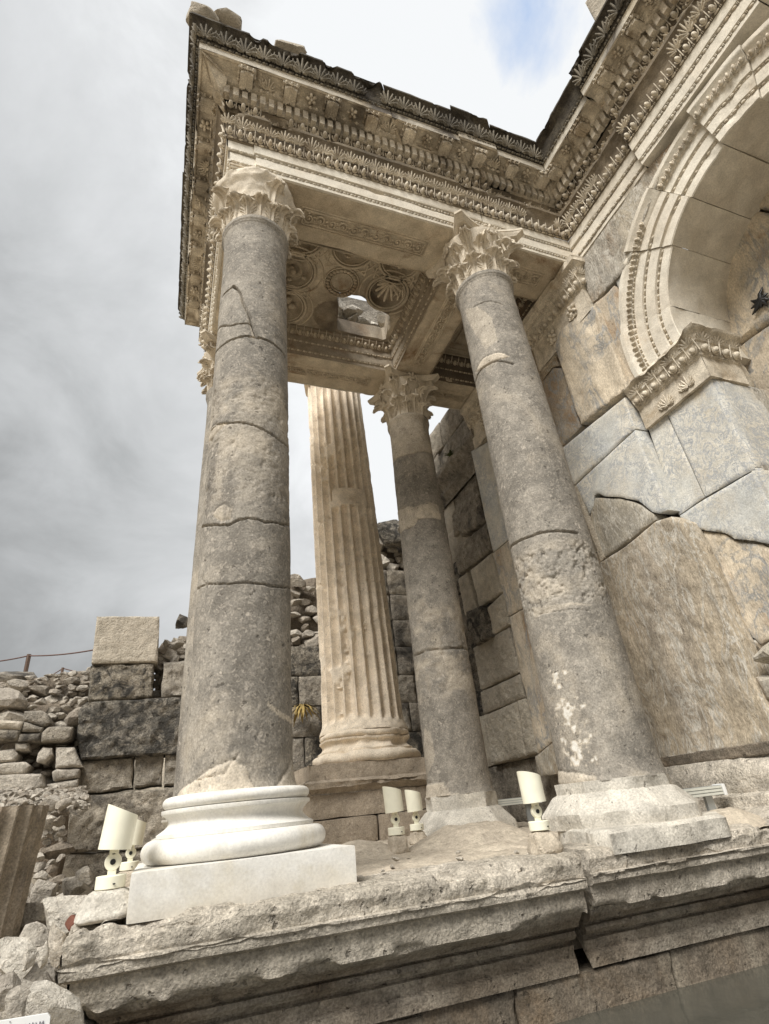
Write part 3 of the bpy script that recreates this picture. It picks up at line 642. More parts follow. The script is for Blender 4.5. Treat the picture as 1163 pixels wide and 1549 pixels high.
# column A: the big front column on its new marble base
tA = thing('column', (CA[0], CA[1], -0.26), 'large cracked grey breccia column nearest the camera, standing on a new white marble base', 'column')
cr = [([(352, 433), (362, 443), (374, 474), (385, 501), (391, 511)], .014, .03), ([(337, 449), (354, 433)], .012, .025), ([(329, 503), (347, 493), (380, 490)], .010, .02),
      ([(322, 538), (339, 520), (362, 511), (385, 509), (405, 515), (420, 526), (431, 540)], .013, .03), ([(312, 664), (327, 644), (347, 640), (381, 644), (405, 656), (420, 666), (435, 676)], .010, .018),
      ([(303, 801), (345, 794), (375, 785), (402, 792), (438, 798)], .011, .018), ([(297, 893), (345, 884), (375, 882), (410, 886), (440, 895)], .009, .014),
      ([(312, 848), (306, 872), (312, 885)], .007, .008), ([(362, 1140), (340, 1170), (300, 1180)], .008, .008)]
pa = [([(277, 1199), (292, 1184), (314, 1167), (357, 1148), (370, 1158), (378, 1180), (385, 1197), (370, 1208), (322, 1214), (277, 1214)], 1.0, .006),
      ([(402, 1200), (424, 1180), (439, 1152), (454, 1184), (454, 1210), (402, 1210)], 0.6, .004),
      ([(312, 668), (322, 645), (346, 640), (332, 650), (320, 668)], 1.0, .002), ([(328, 768), (340, 764), (352, 772), (350, 786), (335, 788), (322, 780)], 0.9, .002),
      ([(354, 434), (362, 446), (384, 500), (392, 512), (383, 512), (372, 478), (360, 446)], 0.55, -.004), ([(404, 1062), (425, 1078), (440, 1094), (438, 1098), (420, 1084), (402, 1066)], 0.9, .001), ([(268, 1130), (278, 1140), (276, 1165), (266, 1160)], .9, .003)]
shaft(tA, CA, Z0S, Z1S, 0.254, 0.244, 230, 600, [(a_, w_ * .72, d_ * 1.1) for a_, w_, d_ in cr], pa, seed=3, pocked=((370, 560), (380, 760), .005))
def attic(mb, c, zb, s, ro, n=80):
    z = lambda k: zb + k * s
    pts = [(ro - .12, z(0))]
    for q in np.linspace(-math.pi / 2, math.pi / 2, 13): pts.append((ro - (.047 - .047 * math.cos(q)) * s, z(0.046 + 0.046 * math.sin(q))))
    pts += [(ro - .058 * s, z(.0925)), (ro - .056 * s, z(.095)), (ro - .056 * s, z(.108))]
    for q in np.linspace(0, 1, 10): pts.append((ro - (.060 + .018 * q + .034 * math.sin(math.pi * q)) * s, z(.110 + q * .072)))
    pts += [(ro - 0.072 * s, z(.184)), (ro - 0.070 * s, z(.187)), (ro - 0.070 * s, z(.200)), (ro - .084 * s, z(.202))]
    for q in np.linspace(-math.pi / 2, math.pi / 2, 11): pts.append((ro - (.099 - .027 * math.cos(q)) * s, z(0.228 + 0.025 * math.sin(q))))
    pts.append((0.15, z(.254)))
    lathe(mb, pts, n, (*c, 0))
mb = MB(); attic(mb, CA, -0.115, 1.0, 0.405); mb.build('base', M['marble'], tA, 35)
mb = MB(); rbox(mb, (-0.085, 2.55, -0.27), (0.77, 3.40, -0.1155), 0.006, 0.02, 0.0015, 4, a=lambda P: np.clip((-.19 - P[:, 2]) / .06 + fbm(P, 6, 4, 5) * 1.4, 0, 1) * .38 + np.clip(fbm(P, 3, 4, 8) - .15, 0, 1) * .6); mb.build('plinth', M['marble'], tA, 30, 'tone')
capital(tA, CA, Z1S, 0.61, 0.25, 11, skip_vol=(2, 3, 0), skip_leaf=(('h', 5), ('l', 4)), broken=True)
# column C
tC = thing('column', (CC[0], CC[1], -0.26), 'grey breccia column with white paint splashes near its foot, in front of the arch wall', 'column')
cr = [([(716, 585), (722, 566), (735, 552), (752, 545), (775, 549)], .012, .02), ([(715, 462), (740, 453), (765, 462)], .008, .01), ([(770, 834), (780, 822), (800, 812), (830, 806), (872, 808)], .014, .02),
      ([(818, 930), (850, 925), (890, 926)], .008, .006)]
pa = [([(719, 563), (730, 542), (752, 533), (771, 537), (760, 541), (742, 547), (728, 558)], 0.9, .004), ([(845, 1165), (870, 1166), (905, 1176), (905, 1182), (846, 1188)], 0.7, .004)]
pa += [([(700, 470), (720, 462), (745, 480), (752, 515), (735, 530), (715, 500)], .45, 0), ([(898, 917), (806, 920), (812, 935), (804, 940)], .5, 0)]
shaft(tC, CC, 0.03, Z1S, 0.288, 0.248, 240, 600, [(a_, w_ * .72, d_ * 1.1) for a_, w_, d_ in cr], pa, seed=8, pocked=((830, 815), (830, 930), .012), splash=[(846, 1040), (862, 1075), (868, 1115), (876, 1140)])
def octbase(mb, c, prof, ph, seed):
    def fn(V, th):
        P = V.reshape(-1, 3); return (P + (fbm(P, 8, 4, seed) * 0.012)[:, None] * np.array((1, 1, .4)) - 0).reshape(V.shape)
    V0 = []; n = 8; m_ = 10; pr = dens(prof, .025); th = [ph + 2 * math.pi * (i + j / m_) / n for i in range(n) for j in range(m_)]
    rf = [math.cos(math.pi / n) / math.cos(((t_ - ph) % (2 * math.pi / n)) - math.pi / n) for t_ in th]
    V = np.array([[(c[0] + r_ * f * math.cos(t_), c[1] + r_ * f * math.sin(t_), z) for r_, z in pr] for t_, f in zip(th, rf)])
    P = V.reshape(-1, 3); nn = P - np.array((*c, 0)); nn[:, 2] = 0; nn /= np.linalg.norm(nn, axis=1, keepdims=True) + 1e-9
    P = P + nn * (fbm(P, 9, 4, seed) * .014 - np.maximum(0, fbm(P, 4, 3, seed + 2) - .2) * .06)[:, None]; k = len(pr)
    mb.add(P, grid_faces(len(th), k, True) + [tuple(i * k for i in range(len(th)))[::-1], tuple(i * k + k - 1 for i in range(len(th)))])
mb = MB(); octbase(mb, CC, [(.44, -.19), (.445, -.115), (.36, -.03), (.335, -.02), (.335, .035), (.30, .037)], math.pi / 8, 5); mb.build('base', M['cbase'], tC, 45)
mb = MB(); slab(mb, [[(1.97, 2.43), (2.36, 2.41), (2.72, 2.44), (2.93, 2.66), (2.95, 3.25), (2.32, 3.3), (2.08, 2.99)]], (0, 0, -.178), (1, 0, 0), (0, 1, 0), (0, 0, 1), depth=.10, cell=.025, bevel=.015, amp=.006, rag=.02, seed=9); mb.build('plinth', M['cbase'], tC, 45)
capital(tC, CC, Z1S, 0.61, 0.248, 21)
# column D
tD = thing('column', (CD[0], CD[1], -0.26), 'grey column with a cream top drum and a cream band, behind the white splashed column', 'column')
cr = [([(592, 702), (600, 692), (625, 685), (656, 688)], .012, .02), ([(603, 772), (630, 764), (660, 763)], .01, .012), ([(612, 803), (626, 796), (630, 786), (655, 789)], .01, .012), ([(628, 992), (650, 985), (680, 982), (712, 983)], .014, .025)]
pa = [([(560, 600), (680, 600), (662, 688), (625, 684), (600, 692), (588, 706), (570, 690)], .75, 0), ([(598, 775), (630, 765), (662, 763), (668, 786), (632, 786), (626, 797), (606, 806)], .95, .004), ([(645, 1100), (655, 1110), (660, 1150), (650, 1180), (642, 1160)], .5, 0),
      ([(640, 1188), (672, 1182), (682, 1200), (705, 1205), (705, 1215), (640, 1220)], .8, .01)]
shaft(tD, CD, 0.06, Z1S, 0.285, 0.238, 110, 300, cr, pa, seed=13, pocked=((680, 900), (700, 1060), .006))
mb = MB(); octbase(mb, CD, [(.47, -.27), (.44, -.17), (.35, -.06), (.325, -.05), (.325, .06), (.29, .063)], 0.2, 15); mb.build('base', M['cbase'], tD, 45)
capital(tD, CD, Z1S, 0.61, 0.24, 31, skip_vol=(0,))
# column B
tB = thing('column', (CB[0], CB[1], -0.26), 'column almost hidden behind the large front column, its pale capital showing at the left', 'column')
shaft(tB, CB, 0.137, Z1S, 0.262, 0.24, 64, 140, seed=17)
mb = MB(); attic(mb, CB, -0.115, 1.0, 0.40, 48); mb.build('base', M['cbase'], tB, 35)
mb = MB(); rbox(mb, (-0.08, 4.53, -0.27), (0.75, 5.37, -0.1155), 0.01, 0.06, 0.003, 4); mb.build('plinth', M['cbase'], tB, 30)
capital(tB, CB, Z1S, 0.61, 0.24, 41)
# ---------------------------------------------------------------- entablature
OPM = Path([(3.58, 1.70), (3.58, 2.72), (0.07, 2.72), (0.07, 5.18), (3.58, 5.18)]); OPB = Path([(3.525, -1.4), (3.525, 1.69)])
ARCHP = [(-.02, 4.81), (0, 4.812), (0, 4.85), (-.012, 4.853), (-.012, 4.872), (0.014, 4.878), (0.016, 4.985), (0.004, 4.988), (0.004, 5.008), (0.034, 5.014), (0.038, 5.115)]
CROWN = [(0.038, 5.117), (0.048, 5.125), (0.055, 5.20), (0.075, 5.28), (0.115, 5.345), (0.135, 5.365), (0.137, 5.40), (0.06, 5.405)]
FRIEZE = [(0.055, 5.40), (0.035, 5.43), (0.035, 5.52), (0.06, 5.525), (0.075, 5.58), (0.09, 5.598)]
CORN = [(0.09, 5.599), (0.11, 5.60), (0.11, 5.745), (0.165, 5.748), (0.172, 5.77), (0.19, 5.80), (0.20, 5.815), (0.285, 5.82), (0.30, 5.80), (0.315, 5.802), (0.318, 5.875), (0.325, 5.882)]
SIMA = [(0.325, 5.883), (0.328, 5.915), (0.338, 5.93), (0.35, 5.99), (0.372, 6.05), (0.40, 6.085), (0.425, 6.095), (0.425, 6.118), (0.30, 6.13), (-0.25, 6.14)]
def weather(P):
    """crust and soot that run down the cornice in broad patches"""
    x = P[:, 0]; s_ = np.clip((P[:, 2] - 5.45) / .2, 0, 1); n_ = fbm(P * np.array([1, 1, .5]), 2.3, 4, 77)
    w = np.clip((n_ - .02) * 2.2, 0, .7) + .95 * np.exp(-((x - 1.22 - .25 * (P[:, 2] - 5.9)) / .10) ** 2) * np.clip((P[:, 2] - 5.55) / .2, 0, 1) + .55 * np.clip((x - 2.2) / .4, 0, 1) * np.clip((3.15 - x) / .2, 0, 1) * np.clip(.6 + n_ * 2, 0, 1)
    return np.clip(w * (.15 + .85 * s_) * (P[:, 1] < 5), 0, .88)
def entab(root, i, seed, OP=None, detail=2, s0=0.0, s1=None, worn=1.0, lower=((0, 1, 0, 0),), upper=((0, 1, 0, 0),)):
    """one side of the entablature: every course is a part; cracked blocks sit slightly out of line"""
    OP = OP or OPM
    def course(name, mat, prof, blocks, sm=30, **k):
        mb = MB()
        for q, (ta, tb, dp, dz) in enumerate(blocks):
            sweep(mb, OP, i, [(p_ + dp, z_ + dz) for p_, z_ in prof], t0=ta + (.0012 if ta > 0 else 0), t1=tb - (.0012 if tb < 1 else 0), cap=len(blocks) > 1, a=weather, seed=seed + len(name) + q * 3, **k)
        return mb.build(name, mat, root, sm, 'tone')
    ar = course('architrave', M['pale'], ([(-.24, 4.811)] if root.name.startswith('wall') else []) + ARCHP, lower, amp=.003, chip=.05, edgechip=[(4.81, .03), (5.0, .015)])
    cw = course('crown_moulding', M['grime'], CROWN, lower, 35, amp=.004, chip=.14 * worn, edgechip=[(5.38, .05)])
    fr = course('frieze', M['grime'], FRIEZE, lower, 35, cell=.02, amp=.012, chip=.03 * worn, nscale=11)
    co = course('cornice', M['carved'], CORN, upper, amp=.004, chip=.10 * worn, edgechip=[(5.80, .03), (5.87, .02), (5.6, .04)], nscale=4)
    course('corona_band', M['band'], [(p_ + .003, z_) for p_, z_ in (CORN[-3], CORN[-2], (.322, 5.884))], upper, amp=.004, chip=.05, edgechip=[(5.80, .02)], nscale=4)
    si = course('sima', M['soot'], SIMA, upper, 35, cell=.02, amp=.006, chip=.26 * worn, edgechip=[(6.11, .05)], chipth=.06)
    kw = dict(s0=s0, s1=s1)
    def ornament(name, mat, parent, calls):
        mb = MB()
        for c_ in calls: run(mb, c_[0], OP, i, *c_[1:-1], **{**kw, 'a': weather, **c_[-1]})
        if mb.n: mb.build(name, mat, parent, 60, 'tone')
    ornament('bead_moulding', M['pale'], ar, [(BEAD, .001, 4.862, (1, -.15), .068, .068, .06, .07, dict(jit=.15, drop=.14, seed=seed)), (BEAD, .016, 4.999, (1, -.15), .068, .068, .06, .07, dict(jit=.15, drop=.14, seed=seed + 1))])
    ornament('egg_moulding', M['carved'], cw, [(EGG, .062, 5.172, (1, -.25), .085, .08, .09, .15, dict(jit=.12, drop=.12, seed=seed + 2)), (PALM, .100, 5.285, (1, -.55), .12, .12, .12, .16, dict(jit=.3, drop=.36, seed=seed + 3)), (BEAD, .048, 5.126, (1, -.4), .085, .085, .05, .05, dict(drop=.1, seed=seed + 9))])
    ornament('scroll_carving', M['carved'], fr, [(SCROLL, .045, 5.462, (1, 0), .12, .12, .10, .4, dict(jit=.2, drop=.25 * worn, seed=seed + 4, mirror=True)), (EGG, .082, 5.562, (1, -.3), .105, .095, .085, .17, dict(jit=.1, drop=.33 * worn, seed=seed + 5))])
    mb = MB(); A = OP.p[i] + .11 * OP.m[i]; B = OP.p[i + 1] + .11 * OP.m[i + 1]; L = np.linalg.norm(B - A); d = (B - A) / L; n3 = np.array([*OP.n[i], 0]); d3 = np.array([*d, 0])
    e1 = L if s1 is None else min(s1, L)
    S = np.arange(s0 + .04, e1 - .02, .078); rd = random.Random(seed)
    for s_ in S:
        if vnoise(np.array([[s_ * 1.3, seed, 0]]), 3)[0] > .62: continue
        p = np.array([*(A + d * s_), 0]); rbox(mb, (-.0255, -.02, 5.605), (.0255, .046, 5.735), .006, .05, .002, seed, frame=(p, axes(d3, n3, (0, 0, 1))), a=weather)
    mb.build('dentil_course', M['carved'], co, 30, 'tone')
    # modillions with egg caps, rosettes between
    pit = .37; nm = max(1, int(round((e1 - s0) / pit))); 
    for j in range(nm):
        s_ = s0 + (j + .5) * (e1 - s0) / nm
        p = np.array([*(A + d * s_), 0]); fr_ = (p, axes(d3, n3, (0, 0, 1)))
        mb = MB()
        rbox(mb, (-.058, .03, 5.738), (.058, .175, 5.812), .012, .03, .004, seed + j, frame=fr_, a=weather)
        rbox(mb, (-.078, .015, 5.80), (.078, .20, 5.828), .008, .04, .002, seed + j, frame=fr_, a=weather)
        V, Fs = LEAFLO; Q = np.stack([V[:, 1] * .55, .19 - V[:, 2] * .62, 5.745 - V[:, 0] * .35], 1); mb.add(p + Q @ fr_[1].T, Fs, weather)
        X, Y, Z = d3, np.array([0, 0, 1.]), n3
        inst(mb, EGG, [p + d3 * q + n3 * .188 + np.array([0, 0, 5.792]) for q in (-.05, 0, .05)], X, Y, Z, .05, .055, .07, a=weather)
        for sg in (-1, 1): inst(mb, EGG, [p + d3 * sg * .064 + n3 * q + np.array([0, 0, 5.792]) for q in (.14, .09)], sg * n3, Y, sg * d3, .05, .055, .06, a=weather)
        if detail > 1 or j % 2 == 0: mb.build('modillion', M['carved'], root, 45, 'tone')
        if j < nm - 1:
            q_ = p + d3 * (e1 - s0) / nm / 2; mb = MB()
            inst(mb, [FLOWER, PALM, FLOWER][j % 3], [q_ + n3 * .125 + np.array([0, 0, 5.806])], d3, n3, (0, 0, -1), .12, .12, .2)
            inst(mb, EGG, [q_ + d3 * w + n3 * .065 + np.array([0, 0, 5.775]) for w in (-.06, 0, .06)], d3, Y, (n3 - Y * .6) / 1.17, .056, .06, .06)
            mb.build('rosette', M['carved'], root, 60)
    ornament('palmette_carving', M['sootrel'], si, [(PALM, .366, 6.00, (1, -.30), .165, .165, .165, .24, dict(jit=.12, drop=.12 * worn, seed=seed + 6)), (BEAD, .336, 5.899, (1, -.1), .058, .056, .045, .06, dict(drop=.06, seed=seed + 7))])
tE = thing('portico_entablature', (1.8, 3.9, 4.81), 'carved marble entablature carried by the four grey columns, its sima blackened, cracked at the corner', 'entablature')
entab(tE, 1, 50, lower=((0, .30, 0, 0), (.30, .935, .004, .003), (.935, 1, -.012, -.006)), upper=((0, .165, -.004, .0), (.165, .29, .018, .045), (.29, .50, 0, 0), (.50, 1, .004, .014))); entab(tE, 2, 70, upper=((0, .42, 0, 0), (.42, 1, .01, .006))); entab(tE, 3, 90, detail=1)
tW = thing('wall_entablature', (3.6, 1.0, 4.81), 'carved marble entablature running above the arch at the upper right', 'entablature')
entab(tW, 0, 110, lower=((0, 1, -.004, -.008),), upper=((0, .5, 0, 0), (.5, 1, .003, .004))); entab(tW, 0, 130, OPB, lower=((0, .62, .008, .015), (.62, 1, 0, 0)), upper=((0, .45, .004, .012), (.45, 1, 0, .006)))
mb = MB(); box(mb, 3.585, 3.75, -1.38, 2.8, 5.41, 6.1); mb.build('backing_block', M['ashlar'], tW, 0)
# soffits, inner faces and coffers
def soff(mb, poly, seed, a=0.0): slab(mb, [poly], (0, 0, 4.81), (1, 0, 0), (0, 1, 0), (0, 0, -1), depth=.06, cell=.03, bevel=.01, amp=.004, seed=seed, rag=.008, a=a)
beams = [('front', [(.075, 2.725), (3.575, 2.725), (3.5, 3.25), (2.75, 3.25), (2.28, 3.25), (1.9, 3.25), (1.55, 3.28), (1.2, 3.23), (.6, 3.25)]), ('left', [(.075, 2.735), (.595, 3.255), (.595, 4.675), (.075, 5.17)]),
         ('middle', [(2.285, 3.26), (2.745, 3.26), (2.745, 4.67), (2.285, 4.67)]), ('back', [(.08, 5.175), (.6, 4.685), (3.57, 4.685), (3.57, 5.175)])]
for nm_, poly in beams:
    mb = MB(); soff(mb, poly, len(nm_)); s_ = mb.build('soffit', M['soffit'], tE, 35)
mb = MB()
def panel(mb, x0, x1, y0, y1, z=4.808, along='x'):
    for q, w in ((0, .012), (.022, .007)):
        P = [(x0 - q, y0 - q, z), (x1 + q, y0 - q, z), (x1 + q, y1 + q, z), (x0 - q, y1 + q, z), (x0 - q, y0 - q, z)]
        for a_, b_ in zip(P[:-1], P[1:]): tube(mb, [a_, b_], w, 6)
    L = (x1 - x0) if along == 'x' else (y1 - y0); n = int(L / .1)
    for k in range(n):
        s_ = (k + .5) / n; pos = [(x0 + (x1 - x0) * s_, (y0 + y1) / 2, z)] if along == 'x' else [((x0 + x1) / 2, y0 + (y1 - y0) * s_, z)]
        X = (1, 0, 0) if along == 'x' else (0, 1, 0); Y = (0, 1, 0) if along == 'x' else (1, 0, 0); w = (y1 - y0) if along == 'x' else (x1 - x0)
        inst(mb, SCROLL, pos, X, np.array(Y) * (1 if k % 2 else -1), (0, 0, -1), .105, w * .95, .13)
panel(mb, .75, 1.95, 2.93, 3.06); panel(mb, 2.85, 3.3, 2.93, 3.06); panel(mb, 2.46, 2.57, 3.45, 4.5, along='y'); panel(mb, .75, 2.0, 4.88, 4.98); panel(mb, 2.85, 3.4, 4.88, 4.98); panel(mb, .28, .39, 3.4, 4.5, along='y')
mb.build('soffit_panel', M['soffit'], tE, 50)
INP = [(0, 4.80), (0, 4.85), (.0, 4.853), (.018, 4.875), (.018, 4.985), (.034, 5.01), (.036, 5.09), (.075, 5.15), (.09, 5.165), (.09, 5.24)]
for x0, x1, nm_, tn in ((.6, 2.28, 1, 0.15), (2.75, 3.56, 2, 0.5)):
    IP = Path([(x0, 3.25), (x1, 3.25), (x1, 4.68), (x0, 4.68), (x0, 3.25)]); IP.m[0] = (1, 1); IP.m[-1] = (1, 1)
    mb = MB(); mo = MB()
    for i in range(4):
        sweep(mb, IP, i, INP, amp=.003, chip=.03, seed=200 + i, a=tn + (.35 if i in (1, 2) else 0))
        run(mo, BEAD, IP, i, .006, 4.863, (1, -.2), .068, .068, .055, .055, seed=i); run(mo, BEAD, IP, i, .026, 4.998, (1, -.2), .068, .068, .055, .055, seed=i)
        run(mo, EGG, IP, i, .058, 5.122, (1, -.8), .09, .09, .085, .08, seed=i, drop=.15)
    mb.build('inner_architrave', M['soffit'], tE, 30, 'tone'); mo.build('bead_moulding', M['soffit'], tE, 60)
tCe = thing('coffered_ceiling', (1.4, 3.9, 5.22), 'broken coffered marble ceiling slab with carved circles, a wreath and a hole showing rubble', 'ceiling')
ZC = 5.20
hole = [at(x, y, 'z', ZC)[:2] for x, y in ((508, 443), (513, 470), (510, 500), (545, 508), (583, 515), (590, 478), (572, 468), (545, 448))]
hc = np.mean(hole, axis=0)
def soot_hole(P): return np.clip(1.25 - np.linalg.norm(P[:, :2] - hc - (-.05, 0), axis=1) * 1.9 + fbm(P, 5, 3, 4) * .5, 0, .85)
cxs = [.84, 1.385, 1.93]; cys = [3.43, 3.875, 4.36]; 
def coff(P2, d):
    h = np.zeros(len(P2))
    for ix, x in enumerate(cxs):
        for iy, y in enumerate(cys):
            r_ = .2 if (ix, iy) != (1, 1) else 0
            q = np.hypot(P2[:, 0] - x, P2[:, 1] - y); h = np.where(q < r_, np.minimum(h, -.075 * np.clip((r_ - q) / .02, 0, 1)), h)
    return h
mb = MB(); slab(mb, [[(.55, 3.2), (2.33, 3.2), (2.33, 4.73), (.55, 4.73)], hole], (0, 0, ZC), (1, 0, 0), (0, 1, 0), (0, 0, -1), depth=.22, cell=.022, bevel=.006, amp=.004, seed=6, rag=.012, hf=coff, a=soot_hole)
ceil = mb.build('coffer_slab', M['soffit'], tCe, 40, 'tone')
mb = MB()
for ix, x in enumerate(cxs):
    for iy, y in enumerate(cys):
        if (ix, iy) in ((1, 2), (2, 2)): continue
        for r_, w in ((.240, .020), (.207, .011)) if (ix, iy) != (1, 1) else ((.19, .012), (.12, .01)):
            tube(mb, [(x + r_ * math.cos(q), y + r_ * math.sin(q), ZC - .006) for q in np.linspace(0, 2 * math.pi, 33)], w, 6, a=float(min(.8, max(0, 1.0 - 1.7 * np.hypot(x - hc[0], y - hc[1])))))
        if (ix, iy) != (1, 1):                       # interlaced outer ribbons
            seg_ = [(x + .325 * math.cos(q), y + .30 * math.sin(q), ZC - .004) for q in np.linspace(0, 2 * math.pi, 49)]; run_ = []
            for pt_ in seg_ + [None]:
                if pt_ is not None and .66 < pt_[0] < 2.22 and 3.3 < pt_[1] < 4.62 and not inside(np.array([pt_[:2]]), [np.array(hole)])[0] and math.hypot(pt_[0] - cxs[1], pt_[1] - cys[1]) > .2: run_.append(pt_)
                else:
                    if len(run_) > 2: tube(mb, run_, .010, 5)
                    run_ = []
        if (ix, iy) == (1, 1):
            for q in np.linspace(0, 2 * math.pi, 25)[:-1]: mb.add(SPHS[0] * (.03, .02, .02) + (x + .155 * math.cos(q), y + .155 * math.sin(q), ZC - .012), SPHS[1])
        else:
            inst(mb, [PALM, SCROLL, FLOWER][(ix + iy) % 3], [(x, y, ZC + .045)], (1, 0, 0), (0, 1, 0), (0, 0, -1), .3, .3, .45)
for ix in range(3):
    for iy in range(2):
        x = cxs[ix]; y = (cys[iy] + cys[iy + 1]) / 2
        for sg in (-1, 1):
            if not (0.6 < x + sg * .15 < 2.25) or (iy == 1 and ix > 0): continue
            P = [(x + sg * .08, y, ZC - .004), (x + sg * .22, y - .07, ZC - .004), (x + sg * .22, y + .07, ZC - .004), (x + sg * .08, y, ZC - .004)]
            for a_, b_ in zip(P[:-1], P[1:]): tube(mb, [a_, b_], .012, 5)
mb.build('coffer_relief', M['soffit'], ceil, 60, 'tone')
mb = MB(); slab(mb, [[(2.70, 3.2), (3.6, 3.2), (3.6, 4.73), (2.70, 4.73)]], (0, 0, 5.21), (1, 0, 0), (0, 1, 0), (0, 0, -1), depth=.15, cell=.04, amp=.005, seed=7, a=.3)
for q in (.03, .12, .2):
    P = [(2.84 + q, 3.34 + q, 5.2), (3.47 - q, 3.34 + q, 5.2), (3.47 - q, 4.59 - q, 5.2), (2.84 + q, 4.59 - q, 5.2), (2.84 + q, 3.34 + q, 5.2)]
    for a_, b_ in zip(P[:-1], P[1:]): tube(mb, [a_, b_], .014, 6, a=.3)
mb.build('coffer_slab', M['soffit'], tCe, 40, 'tone')
# fill between ceiling and cornice so that no light leaks through the beams
mb = MB(); box(mb, .12, 3.52, 2.715, 3.2, 5.41, 6.10); box(mb, .12, 3.52, 2.80, 3.2, 4.86, 5.4); box(mb, .12, .55, 3.2, 4.73, 4.86, 6.10); box(mb, 2.35, 2.68, 3.2, 4.73, 4.86, 5.45); box(mb, .12, 3.52, 4.75, 5.12, 4.86, 6.1)
mb.build('backing_block', M['ashlar'], tE, 30)
# broken stones on top of the cornice and on the coffers
def loose(px, py, ax, val, size, seed, label, mat='ashlar_pale', grp=None, sub=3, name='broken_stone', cat='stone', cuts=10, dz=0, rot=None):
    p = at(px, py, ax, val) + np.array((0, 0, dz)); t_ = MB(); rock(t_, (p[0], p[1], p[2]), size, seed, sub, cuts, rot=rot, amp=.05)
    o = t_.build(name, M[mat], None, 35)
    V = np.array([v.co[:] for v in o.data.vertices]); c_ = V.mean(0); lo = V[:, 2].min(); o.data.transform(Matrix.Translation((-c_[0], -c_[1], -lo))); o.location = (c_[0], c_[1], lo)
    return tag(o, label, cat, grp)
I3 = Matrix.Identity(3)
loose(306, 22, 'y', 2.42, (.17, .12, .11), 3, 'large pale broken stone on the top corner of the cornice', rot=I3); loose(345, 34, 'y', 2.45, (.13, .1, .08), 4, 'smaller broken stone next to the corner stone on top of the cornice', rot=I3)
loose(443, 78, 'y', 2.45, (.15, .1, .055), 5, 'low pale stone lump on the front cornice, second from the corner', rot=I3)
for k, (px, py, sx) in enumerate(((275, 50, .05), (271, 235, .06), (269, 330, .07), (268, 470, .08))):
    pass
for k in range(46):
    u, v = rng.random(), rng.random(); s_ = rng.uniform(.05, .13)
    o = MB(); rock(o, (1.25 + u * .95, 4.55 + v * .9, 5.50 + v * .50 + rng.uniform(0, .12)), (s_ * 1.3, s_, s_ * .9), 60 + k, 2, 9); q = o.build('broken_stone', M['boulder'], None, 22)
    tag(q, 'broken stone lying on top of the portico, seen through the hole in the coffered ceiling', 'stone', 'broken stones above the ceiling hole')
# ---------------------------------------------------------------- podium and basin
tP = thing('podium', (1.8, 3.0, -0.95), 'worn moulded limestone podium carrying the columns, split by a wide crack, brown stained below', 'podium')
PP = [(-.15, -.70), (-.152, -.655), (-.175, -.645), (-.165, -.605), (-.185, -.60), (-.183, -.588), (-.145, -.582), (-.128, -.565), (-.135, -.55), (-.155, -.547), (-.15, -.535), (-.10, -.53), (-.085, -.515), (-.06, -.505), (-.03, -.49), (-.005, -.478), (0, -.39), (.012, -.388), (.032, -.378), (.036, -.352), (.046, -.349), (.046, -.341), (.028, -.337), (.03, -.31), (.036, -.285), (.026, -.262), (-.00, -.252), (-.05, -.248), (-.35, -.246), (-.40, -.30)]
PT1 = Path([(1.785, 2.455), (-.235, 2.455), (-.235, 7.6)]); PT2 = Path([(5.2, 2.475), (1.825, 2.475)])
ec = [(-.262, .03), (-.485, .022), (-.345, .006)]
def rustic(mb, k0=0):
    """pick-dressed texture on the upper band, plainer below; applied to the last added strip"""
    V = mb.V[k0]; z = V[:, 2]; w = np.clip((z + .335) / .02, 0, 1); w2 = np.clip((-.39 - z) / .02, 0, 1) * np.clip((z + .48) / .02, 0, 1)
    d = (fbm(V * np.array([1, 1, 1.3]), 34, 3, 71)) * .009 * w + fbm(V, 22, 3, 72) * .004 * w2 + fbm(V, 5, 2, 70) * .006 * w
    V[:, 1] -= d; V[:, 2] += d * .6 * w
def ledge_shade(P): return np.clip(np.clip((-.475 - P[:, 2]) / .03, 0, 1) * (.62 + fbm(P * np.array([1, 1, 3]), 3, 4, 31) * .7) + .25 * np.clip(fbm(P, 2.5, 4, 35), 0, 1), 0, 1)  # brown tone paints the shade under the ledge, plus faint random blotches
mb = MB(); sweep(mb, PT1, 0, PP, a=ledge_shade, cell=.010, pcell=.009, amp=.004, chip=.13, seed=301, nscale=7, edgechip=ec, endrag=.03, cap=True, chipth=.04); rustic(mb)
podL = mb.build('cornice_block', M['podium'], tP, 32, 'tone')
mb = MB(); sweep(mb, PT1, 1, PP, cell=.03, pcell=.016, amp=.014, chip=.20, seed=302, nscale=7, edgechip=ec); mb.build('cornice_block', M['podium'], tP, 32, 'tone')
mb = MB(); sweep(mb, PT2, 0, [(p - .004 + (.02 if z < -.5 else 0), z + .006) for p, z in PP], a=ledge_shade, cell=.012, pcell=.010, amp=.005, chip=.15, seed=305, nscale=7, edgechip=ec, endrag=.05, cap=True, chipth=.04); rustic(mb)
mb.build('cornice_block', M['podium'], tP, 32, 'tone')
for k, (x0, x1) in enumerate(((-.19, .62), (.625, 1.45), (1.455, 2.30), (2.305, 3.4), (3.405, 5.2))):
    mb = MB(); rbox(mb, (x0, 2.62 + .008 * (k % 2), -1.0), (x1, 3.0, -.702 + .004 * (k % 2)), .012, .02, .010, 310 + k, 6, chip=.04); mb.build('base_course', M['podium_low'], tP, 50)
mb = MB(); box(mb, 1.70, 1.88, 2.95, 3.1, -.95, -.27); mb.build('core', M['earth'], tP)
